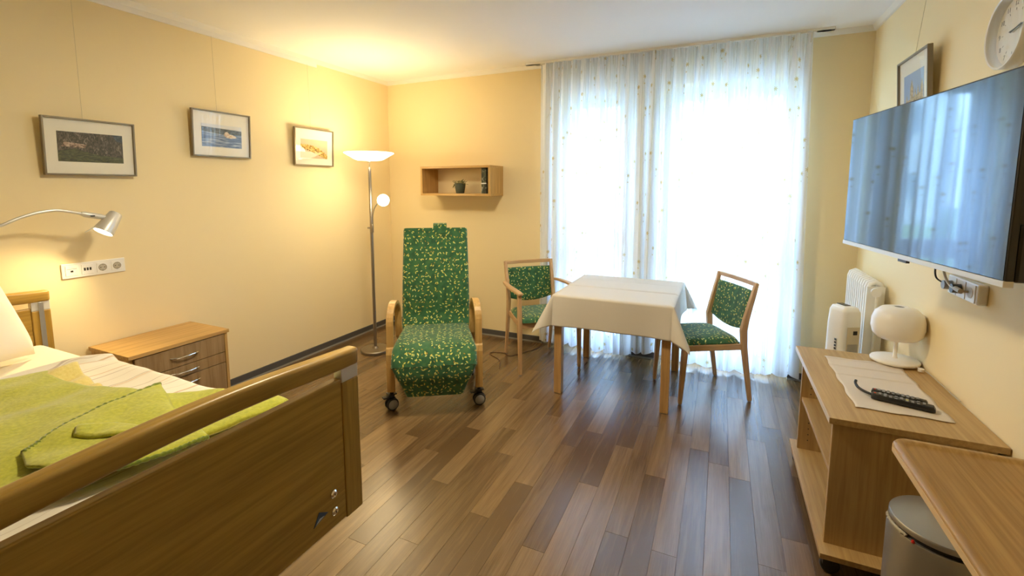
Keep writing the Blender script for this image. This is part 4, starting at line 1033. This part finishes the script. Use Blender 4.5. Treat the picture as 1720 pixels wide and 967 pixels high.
# ------------------------------------------------------------------ table and cloth
tb = thing('dining_table', 'square beech table under the cream cloth in front of the windows', 'table', (-.66, 3.495, 0))
tx0, tx1, ty0, ty1, tz = -1.062, -.258, 3.072, 3.918, .735
M().box(tx0, ty0, .710, tx1, ty1, tz).build('tabletop', chairw[0], tb, bevel=.003)
for x in (tx0 + .002, tx1 - .058):
    for y in (ty0 + .003, ty1 - .059):
        M().box(x, y, .004, x + .056, y + .056, .710).build('leg', tablew, tb, bevel=.003)
        M().box(x + .004, y + .004, 0, x + .052, y + .052, .004).build('glide', wheelgrey, tb)
for q in ((tx0 + .06, ty0 + .015, .640, tx1 - .06, ty0 + .035, .710), (tx0 + .06, ty1 - .035, .640, tx1 - .06, ty1 - .015, .710), (tx0 + .015, ty0 + .06, .640, tx0 + .035, ty1 - .06, .710), (tx1 - .035, ty0 + .06, .640, tx1 - .015, ty1 - .06, .710)):
    M().box(*q).build('apron', chairw[0], tb)
OV = .222
def cloth(u, v):
    X = lerp(tx0 - OV, tx1 + OV, u); Y = lerp(ty0 - OV, ty1 + OV, v); g = .004
    ox = X - (tx1 + g) if X > tx1 + g else (X - (tx0 - g) if X < tx0 - g else 0)
    oy = Y - (ty1 + g) if Y > ty1 + g else (Y - (ty0 - g) if Y < ty0 - g else 0)
    bx_ = X - ox; by_ = Y - oy; zt = tz + .003
    zt += .007 * exp(-((Y - 3.43) / .010) ** 2) - .002 * exp(-((Y - 3.405) / .008) ** 2) + .003 * exp(-((Y - 3.72) / .007) ** 2) + .002 * exp(-((X + .66) / .006) ** 2)
    if ox == 0 and oy == 0:
        e = min(X - tx0, tx1 - X, Y - ty0, ty1 - Y); return (X, Y, zt - (.003 if e < .006 else 0))
    r = hypot(ox, oy)
    if ox == 0 or oy == 0:
        t = (X if ox == 0 else Y); w = .5 + .5 * sin(t * 19 + (1 if oy < 0 else 4)); out = .008 + r * (.02 + .05 * w * .6)
        # neighbours of a corner flare into it
        dc = min(X - tx0, tx1 - X) if ox == 0 else min(Y - ty0, ty1 - Y)
        out += r * .10 * exp(-(dc / .10) ** 2)
        nx, ny = (1 if ox > 0 else -1 if ox < 0 else 0), (1 if oy > 0 else -1 if oy < 0 else 0)
        return (bx_ + nx * out, by_ + ny * out, tz - (r ** 2 - min(out - .008, r * .9) ** 2) ** .5)
    a = atan2(abs(oy), abs(ox)) / (pi / 2); k = sin(pi * a)
    fl_ = R_(7 + 24 * k ** 1.4); nx, ny = (1 if ox > 0 else -1), (1 if oy > 0 else -1)
    # direction swings quickly through the diagonal so that the corner makes a pointed fold
    aa = a * pi / 2
    hx, hy = cos(aa), sin(aa)
    out = .008 + r * sin(fl_)
    return (bx_ + nx * hx * out, by_ + ny * hy * out, tz - r * cos(fl_))
cl = M().grid(cloth, 150, 150)
cl = cl.build('tablecloth', cloth_m, smooth=True, auto=180)
md = cl.modifiers.new('solid', 'SOLIDIFY'); md.thickness = .0012; md.offset = 1
tag(cl, 'cream fabric tablecloth with pointed hanging corners on the square table', 'tablecloth')

# ------------------------------------------------------------------ cable on the floor by the back wall
pts = [(-1.62, 3.32, .004), (-1.70, 3.48, .004), (-1.86, 3.60, .004), (-1.75, 3.66, .004), (-1.66, 3.62, .004), (-1.56, 3.78, .004), (-1.50, 3.93, .004), (-1.50, 4.02, .02), (-1.52, 4.05, .10), (-1.56, 4.06, .30)]
tag(M().tube(crv(pts, 8), .0035, 6).build('cable', cable_br, smooth=True), 'thin brown cable running over the floor behind the recliner and up the back wall', 'cable')

# ------------------------------------------------------------------ tv cabinet
DX0, DX1, DY0, DY1, DZ = .410, .915, 2.003, 2.880, .636
dk = thing('tv_cabinet', 'open beech cabinet on castors against the right wall with the white lamp on top', 'cabinet', (.66, 2.44, 0))
M().box(DX0, DY0, DZ - .024, DX1, DY1, DZ).build('top', deskw[1], dk, bevel=.0015)
M().box(DX0 + .0002 - .0018, DY0 + .001, DZ - .0238, DX0, DY1 - .001, DZ - .0004).build('edge_band', plain('edge_band_pale', (.66, .55, .42), .35), dk)
zb = .085
M().box(DX0 - .005, 1.965, zb, DX1, 2.86, zb + .022).build('bottom_board', deskw[1], dk, bevel=.0015)
sp1 = M().box(.430, 2.035, zb + .022, .900, 2.055, DZ - .024).build('side_panel', deskw[2], dk, bevel=.001)
M().box(.428, 2.0355, zb + .0225, .4302, 2.0545, DZ - .0245).build('edge_band', deskw[2], dk)
sp2 = M().box(.430, 2.765, zb + .022, .900, 2.785, DZ - .024).build('side_panel', deskw[2], dk, bevel=.001)
M().box(.890, 2.055, zb + .022, .900, 2.765, DZ - .024).build('back_panel', deskw[2], dk)
M().box(.436, 2.055, .376, .888, 2.765, .395).build('shelf', deskw[1], dk, bevel=.001)
for x in (.475, .53):
    m = M()
    for k in range(12):
        z = .16 + k * .032
        if abs(z - .385) < .02: continue
        m.lathe([(.0032, 0), (.0032, -.0006)], (x, 2.7648, z), 8, axis=1)
    m.build('pin_holes', hole, sp2, kind='stuff')
for (x, y) in ((.45, 2.02), (.45, 2.80), (.87, 2.02), (.87, 2.80)):
    c = M(); c.box(x - .02, y - .02, .078, x + .02, y + .02, zb); c.box(x - .028, y - .028, .045, x + .004, y + .028, .078)
    c.lathe([(.030, -.012), (.034, -.008), (.034, .008), (.030, .012)], (x, y, .034), 20, axis=1)
    c.build('castor', black_pl, dk, bevel=.002)
# runner
rx0, rx1, ry0, ry1 = .518, .820, 2.138, 2.748
def runf(u, v):
    x = lerp(rx0, rx1, u) + .004 * sin(v * 22) * (1 if u in (0, 1) else .3); y = lerp(ry0, ry1, v) + .004 * sin(u * 12) * (1 if v in (0, 1) else .2)
    z = DZ + .0035 + .0045 * sum(exp(-((v - c) / .009) ** 2) for c in (.60, .79, .97)) + .0012 * nz(u, v, 7)
    if v < .05: z += .001
    return (x, y, z)
rn = M().grid(runf, 24, 150, .0015).build('table_runner', runner_m, smooth=True, auto=180)
tag(rn, 'beige cloth runner with crosswise creases on the cabinet top', 'table runner')
def remote(label, a, b, w, h, tail, green):
    a = Vector(a); b = Vector(b); d = (b - a); ln = d.length; rz = atan2(d.y, d.x)
    r = thing('remote_control', label, 'remote control', (a.x, a.y, DZ + .006), rz)
    prof = []
    m = M(); rings = []
    for t in (0, .02, .08, .3, .5, .7, .9, .97, 1.0):
        ww = w * (.55 if t in (0, 1.0) else .85 if t in (.02, .97) else 1.0 - .10 * sin(pi * t)); hh = h * (.6 if t in (0, 1.0) else 1.0)
        ring = []
        for k in range(12):
            an = 2 * pi * k / 12 + pi / 12; cx = cos(an); sz_ = sin(an)
            ring.append((t * ln, ww / 2 * (abs(cx) ** .5) * (1 if cx > 0 else -1), hh / 2 + hh / 2 * (abs(sz_) ** .5) * (1 if sz_ > 0 else -1)))
        rings.append(ring)
    m.rings(rings); m.build('casing', black_pl, r, world=False, smooth=True, auto=50)
    for i in range(9):
        for j in range(3):
            x = ln * (.14 + .086 * i); y = (j - 1) * w * .24
            mt_ = grey_pl if (i + j) % 4 else dark_pl
            if green and i == 5 and j == 1: mt_ = plain('button_yellow', (.6, .55, .1), .4)
            M().box(x - .0045, y - .0035, h - .0005, x + .0045, y + .0035, h + .0018).build('button', mt_, r, world=False, bevel=.0006, seg=1)
    M().lathe([(.0035, h - .001), (.0035, h + .0015)], (ln * .06, 0, 0), 12).build('power_button', redm, r, world=False)
    if tail:
        M().tube(crv([(.008, 0, h * .5), (-.02, .012, h * .6), (-.045, .036, h * .7), (-.058, .065, h), (-.058, .078, h * 1.4)], 5), .0055, 8).build('wrist_strap', black_pl, r, world=False, smooth=True)
    return r
remote('larger black remote control with a curved strap, nearer the cabinet edge', (.597, 2.262, 0), (.785, 2.205, 0), .048, .022, True, True)
remote('slimmer black remote control lying just behind the larger one', (.612, 2.322, 0), (.782, 2.270, 0), .036, .016, False, False)
# mushroom lamp
lx, ly, lz = .815, 2.785, DZ + .0052
tl = thing('table_lamp', 'white mushroom table lamp, unlit, on the cabinet beside the right wall', 'lamp', (lx, ly, lz))
opal = plain('opal_white', (.86, .83, .78), .35)
M().lathe([(.085, 0), (.097, .005), (.099, .014), (.094, .020), (.03, .022)], (lx, ly, lz), 48).build('base', opal, tl, smooth=True, auto=60)
M().lathe([(.012, .020), (.0085, .03), (.0085, .125)], (lx, ly, lz), 16).build('stem', opal, tl, smooth=True)
M().lathe([(.02, .113), (.045, .114), (.078, .122), (.098, .144), (.106, .175), (.105, .215), (.094, .250), (.070, .272), (.040, .280), (.024, .281), (.022, .276)], (lx, ly, lz), 48).build('shade', opal, tl, smooth=True, auto=180)
M().lathe([(.022, .277), (.018, .2785), (.004, .279)], (lx, ly, lz), 20).build('vent', dark_pl, tl, smooth=True)
M().tube(crv([(lx + .05, ly - .07, lz + .01), (lx + .075, ly - .09, lz + .012), (.905, ly - .12, lz + .006), (.909, ly - .2, lz + .005), (.909, 2.35, lz + .005)], 6), .0028, 6).build('cord', cable_wh, tl, smooth=True)
M().lathe([(.012, 0), (.013, .012), (.004, .016)], (.888, ly - .100, lz + .001), 14).build('cord_switch', opal, tl)

# ------------------------------------------------------------------ television
ang = R_(8.7); dv = Vector((-sin(ang), cos(ang), 0))          # along the screen towards the window
nv = Vector((-cos(ang), -sin(ang), 0))                           # facing the room
BR = Vector((.658, 1.553, 1.248)); TW, TH = .972, .548
# local frame: x along the screen (towards window), y = out of the back, z up
tv = thing('television', 'large flat television on a swivel arm, reflecting the curtain, on the right wall', 'television', BR + Vector((0, 0, 0)), atan2(dv.y, dv.x))
# with x along dv, local +y is dv rotated by +90 = (-cos,-sin) = facing the room
M().box(0, -.020, .014, TW, -.0012, TH).build('housing', black_pl, tv, world=False, bevel=.003)
M().box(.005, -.0015, .018, TW - .005, .0, TH - .005).build('screen', screen_m, tv, world=False)
M().box(0, -.020, 0, TW, .002, .016).build('bottom_bezel', silver, tv, world=False, bevel=.001)
m = M(); m.box(TW / 2 - .035, -.012, -.010, TW / 2 + .02, -.001, 0); m.build('logo_badge', dark_pl, tv, world=False, bevel=.001)
m = M(); m.box(.03, -.060, .03, TW - .03, -.020, TH * .62); m.build('rear_cover', black_pl, tv, world=False, bevel=.012)
m = M(); m.box(.0, -.052, .012, .03, -.020, .16); m.build('side_panel', black_pl, tv, world=False, bevel=.008)
arm = M()
mid = BR + dv * (TW / 2) - nv * .055 + Vector((0, 0, .27)); wl = Vector((XR - .012, mid.y + .10, mid.z))
arm.tube([mid, (mid + wl) / 2 + Vector((0, .09, 0)), wl], .018, 8); arm.box(XR - .02, wl.y - .06, wl.z - .12, XR, wl.y + .06, wl.z + .12)
arm.build('wall_arm', dark_pl, tv)
# socket block under the tv with plugs
sb = thing('socket_outlet', 'white triple wall socket with plugs and cables just under the television', 'socket', (XR, 2.385, 1.058))
M().box(XR - .032, 2.258, 1.058, XR, 2.510, 1.137).build('plate', white_pl, sb, bevel=.006)
for k, yc in enumerate((2.462, 2.384, 2.306)):
    ins = M().box(XR - .035, yc - .034, 1.063, XR - .0322, yc + .034, 1.132).build('insert', white_pl, sb, bevel=.001)
    M().lathe([(.021, -.0365), (.021, -.0352)], (XR, yc, 1.0975), 24, axis=0).build('socket_face', plain('socket_inner', (.65, .62, .55), .5), ins)
    if k < 2:
        M().lathe([(.018, -.065), (.019, -.040), (.019, -.036)], (XR, yc, 1.0975), 20, axis=0).build('plug', dark_pl if k else grey_pl, ins, smooth=True)
M().tube(crv([(XR - .055, 2.462, 1.10), (XR - .075, 2.50, 1.12), (XR - .075, 2.515, 1.17), (XR - .07, 2.50, 1.235)], 6), .0035, 6).build('cable', black_pl, sb, smooth=True)
M().tube(crv([(XR - .04, 2.31, 1.10), (XR - .06, 2.33, 1.10), (XR - .062, 2.40, 1.105), (XR - .062, 2.45, 1.13), (XR - .065, 2.49, 1.19), (XR - .07, 2.495, 1.24)], 6), .0045, 6).build('cable', cable_wh, sb, smooth=True)
M().tube([(XR - .062, 2.31, 1.10), (XR - .062, 2.355, 1.103)], .009, 10).build('aerial_plug', cable_wh, sb, smooth=True)
# four gang strip on the left wall
s4 = thing('socket_strip', 'white four-gang wall strip of data port, switches and two sockets beside the bed lamp', 'socket', (XL, 1.406, .992))
M().box(XL, 1.257, .992, XL + .009, 1.556, 1.075).build('plate', white_pl, s4, bevel=.003)
for k in range(4):
    yc = 1.257 + .043 + k * .071
    ins = M().box(XL + .009, yc - .0275, 1.006, XL + .012, yc + .0275, 1.061).build('insert', white_pl, s4, bevel=.001)
    if k == 0:
        M().box(XL + .012, yc - .006, 1.026, XL + .0128, yc + .006, 1.036).build('port', hole, ins)
        M().box(XL + .012, yc - .022, 1.043, XL + .0124, yc + .022, 1.0455).build('label_strip', grey_pl, ins)
    elif k == 1:
        for j in (-1, 0, 1): M().box(XL + .012, yc + j * .013 - .004, 1.027, XL + .0135, yc + j * .013 + .004, 1.043).build('port', hole, ins)
    else:
        M().lathe([(.0205, .0122), (.0205, .0126), (.018, .0127), (.017, .0122)], (XL, yc, 1.0335), 24, axis=0).build('socket_face', plain('socket_ring', (.30, .27, .2), .5), ins)
        M().lathe([(.017, .0123), (.016, .0129)], (XL, yc, 1.0335), 24, axis=0).build('socket_well', plain('socket_well', (.48, .44, .35), .5), ins)
        for j in (-1, 1): M().lathe([(.0028, .0130), (.0028, .0134)], (XL, yc + j * .0095, 1.0335), 8, axis=0).build('pin_hole', hole, ins)
        M().box(XL + .0128, yc - .002, 1.048, XL + .0138, yc + .002, 1.0525).build('earth_clip', chrome, ins)
        M().box(XL + .0128, yc - .002, 1.0145, XL + .0138, yc + .002, 1.019).build('earth_clip', chrome, ins)

# ------------------------------------------------------------------ radiator
rd = thing('radiator', 'white column radiator on the right wall near the window corner', 'radiator', (.86, 3.60, .10))
for k in range(11):
    y = 3.350 + k * .046; m = M()
    for x in (.826, .858, .890):
        m.tube([(x, y, .16), (x, y, .90)], .0125, 8)
    m.tube([(.826, y, .16), (.834, y, .125), (.858, y, .112), (.882, y, .125), (.890, y, .16)], .0145, 8)
    m.tube([(.826, y, .895), (.834, y, .925), (.858, y, .937), (.882, y, .925), (.890, y, .895)], .0145, 8)
    m.build('column', white_lac, rd, smooth=True, auto=50)
M().box(.812, 3.328, .14, .902, 3.333, .915).build('end_panel', white_lac, rd, bevel=.002)
m = M(); m.tube([(.848, 3.33, .892), (.845, 3.29, .892)], .012, 12); m.tube([(.845, 3.30, .892), (.838, 3.245, .893)], .024, 18, [.020, .025]); m.build('thermostat_valve', white_pl, rd, smooth=True, auto=50)
m = M(); m.tube([(.860, 3.315, .90), (.862, 3.312, .50), (.862, 3.312, .02)], .008, 8); m.tube([(.885, 3.31, .40), (.885, 3.31, .02)], .008, 8); m.build('pipe', white_lac, rd, smooth=True)
M().box(.868, 3.3265, .76, .872, 3.3285, .83).build('allocator_mark', hole, rd)
# ------------------------------------------------------------------ tower heater
ht = thing('tower_heater', 'white tower fan heater on the floor behind the cabinet in front of the radiator', 'heater', (.69, 3.22, 0), R_(-63))
m = M()
def hring(z, w, d): return [(w * .5 * (abs(cos(a)) ** .45) * (1 if cos(a) > 0 else -1), d * .5 * (abs(sin(a)) ** .45) * (1 if sin(a) > 0 else -1), z) for a in [2 * pi * k / 28 + .01 for k in range(28)]]
m.rings([hring(.02, .150, .130), hring(.08, .150, .130), hring(.70, .144, .122), hring(.78, .138, .112), hring(.805, .120, .09), hring(.812, .08, .05)])
m.build('housing', white_pl, ht, world=False, smooth=True, auto=60)
M().lathe([(.11, 0), (.115, .008), (.10, .022), (.05, .026)], (0, 0, 0), 36).build('base', white_pl, ht, world=False, smooth=True, auto=40)
M().box(.0735, -.036, .15, .0765, .036, .70).build('front_grille', plain('grille_beige', (.66, .58, .42), .5), ht, world=False, bevel=.001)
for k in range(9): M().box(.076, -.03 + k * .0068, .16, .0775, -.0275 + k * .0068, .60).build('slat', grey_pl, ht, world=False)
m = M(); m.box(-.045, -.018, .8125, .02, .018, .8155); m.build('control_panel', dark_pl, ht, world=False, bevel=.001)
M().box(.0765, -.002, .655, .0780, .022, .678).build('display', black_pl, ht, world=False)
m = M()
for k in range(26): m.box(.020, -.0665, .16 + k * .018, .034, -.0655, .172 + k * .018)
m.build('side_vents', dark_pl, ht, world=False, kind='stuff')

# ------------------------------------------------------------------ wall clock
ck = thing('wall_clock', 'round white wall clock at the upper right edge above the television', 'clock', (XR, 2.256, 2.048), 0)
R0 = .128; CZ = 2.045; CY_ = 2.262
M().lathe([(R0, 0), (R0, -.040), (R0 - .003, -.044), (R0 - .008, -.042), (R0 - .010, -.030), (R0 - .010, -.006)], (XR, CY_, CZ), 64, axis=0).build('case', white_lac, ck, smooth=True, auto=40)
M().lathe([(R0 - .010, -.012), (R0 - .012, -.0135), (.002, -.0136)], (XR, CY_, CZ), 64, axis=0).build('dial', plain('dial_cream', (.80, .76, .66), .6), ck)
nm = plain('dial_grey', (.28, .26, .22), .5)
for hh in range(60):
    a = 2 * pi * hh / 60; big = hh % 5 == 0
    if not big: continue
    T = Matrix.Translation((XR - .0137, CY_, CZ)) @ Matrix.Rotation(-a, 4, 'X')
    M().box(-.0006, -.0009, .070, 0, .0009, .078, mtx=T).build('hour_mark', nm, ck)
    cu = bpy.data.curves.new('numeral', 'FONT'); cu.body = str(hh // 5 or 12); cu.size = .024; cu.extrude = .0003; cu.align_x = 'CENTER'; cu.align_y = 'CENTER'
    tmp = bpy.data.objects.new('numeral', cu); COL.objects.link(tmp); me = bpy.data.meshes.new_from_object(tmp.evaluated_get(bpy.context.evaluated_depsgraph_get())); bpy.data.objects.remove(tmp)
    o = bpy.data.objects.new('numeral', me); COL.objects.link(o); me.materials.clear(); me.materials.append(nm)
    # face -x : text right runs towards -y
    o.matrix_basis = Matrix.Translation(Vector((XR - .0142, CY_ - .094 * sin(a), CZ + .094 * cos(a))) - Vector(ck.location)) @ Matrix(((0, 0, -1, 0), (-1, 0, 0, 0), (0, 1, 0, 0), (0, 0, 0, 1)))
    o.parent = ck
for (deg, ln, w, x) in ((78, .055, .005, .019), (84, .085, .0035, .022)):
    T = Matrix.Translation((XR - x, CY_, CZ)) @ Matrix.Rotation(R_(deg), 4, 'X')
    M().box(-.001, -w / 2, -.012, 0, w / 2, ln, mtx=T).build('hand', dark_pl, ck)
M().lathe([(R0 - .008, -.036), (R0 - .009, -.037), (.002, -.037)], (XR, CY_, CZ), 48, axis=0).build('glass', pic_glass, ck)

# ------------------------------------------------------------------ overbed tray table
ot = thing('overbed_table', 'beech overbed tray table with raised rounded rim at lower right', 'table', (.78, 1.25, 0))
ax0, ax1, ay0, ay1, az = .462, .905, .72, 1.572, .800
def rrect(x0, y0, x1, y1, r, n=8):
    o = []
    for (cx, cy_, a0) in ((x1 - r, y1 - r, 0), (x0 + r, y1 - r, 90), (x0 + r, y0 + r, 180), (x1 - r, y0 + r, 270)):
        for k in range(n + 1): a = R_(a0 + 90 * k / n); o.append((cx + r * cos(a), cy_ + r * sin(a)))
    return o
m = M()
P = lambda inset, r, z: [(x, y, z) for x, y in rrect(ax0 + inset, ay0 + inset, ax1 - inset, ay1 - inset, r)]
m.rings([P(.003, .045, az - .026), P(0, .048, az - .023), P(0, .048, az - .004), P(.003, .045, az), P(.020, .034, az + .001), P(.026, .028, az - .004), P(.034, .022, az - .006)])
m.build('tray_top', wood('tray_beech_y', 1, (0.33, 0.185, 0.055), (0.47, 0.29, 0.10), 0.45, 1.4), ot, smooth=True, auto=50)
M().prism([(x, y, az - .0245) for x, y in rrect(ax0 - .0012, ay0 - .0012, ax1 + .0012, ay1 + .0012, .049)], (0, 0, .0160)).build('edge_band', plain('tray_edge', (.66, .47, .25), .35), ot)
m = M(); m.box(.83, 1.10, .10, .88, 1.15, .774); m.build('column', silver, ot, bevel=.004)
m = M(); m.box(.52, .98, .05, .90, 1.02, .09); m.box(.52, 1.23, .05, .90, 1.27, .09); m.box(.84, .98, .05, .88, 1.27, .10); m.build('foot', silver, ot, bevel=.004)
for (x, y) in ((.55, 1.0), (.87, 1.0), (.55, 1.25), (.87, 1.25)): M().lathe([(.022, -.01), (.025, 0), (.022, .01)], (x, y, .025), 16, axis=1).build('castor', black_pl, ot)
# ------------------------------------------------------------------ pedal bin
bx, by = .652, 1.70; HB = .470
bn = thing('pedal_bin', 'silver round pedal bin on the floor beside the cabinet, under the tray table', 'bin', (bx, by, 0))
M().lathe([(.126, .012), (.132, .02), (.132, HB - .004), (.130, HB)], (bx, by, 0), 64).build('body', brass, bn, smooth=True, auto=40)
M().lathe([(.127, 0), (.130, .004), (.130, .014)], (bx, by, 0), 48).build('base', black_pl, bn)
M().lathe([(.122, HB), (.122, HB + .014)], (bx, by, 0), 48).build('inner_rim', black_pl, bn)
M().lathe([(.124, HB + .012), (.129, HB + .014), (.129, HB + .026), (.126, HB + .030), (.09, HB + .036), (.01, HB + .039)], (bx, by, 0), 64).build('lid', brass, bn, smooth=True, auto=40)
a_ = R_(222); M().lathe([(.004, -.003), (.005, .0), (.003, .005)], (bx + .131 * cos(a_), by + .131 * sin(a_), HB + .001), 12).build('red_stop', redm, bn, smooth=True, label='small red plastic stop')
m = M(); pts = [(bx + .130 * cos(R_(a)), by + .130 * sin(R_(a)), HB + .006 + .003 * sin(a)) for a in range(168, 214, 3)]
m.tube(pts, .005, 7, [.003 + .003 * abs(sin(i * 1.1)) for i in range(len(pts))]); m.build('bin_liner', plain('liner_plastic', (.45, .40, .30), .3), bn, smooth=True)
M().box(bx - .165, by - .02, .012, bx - .125, by + .02, .022).build('pedal', black_pl, bn, bevel=.003)
print('planks', np_)
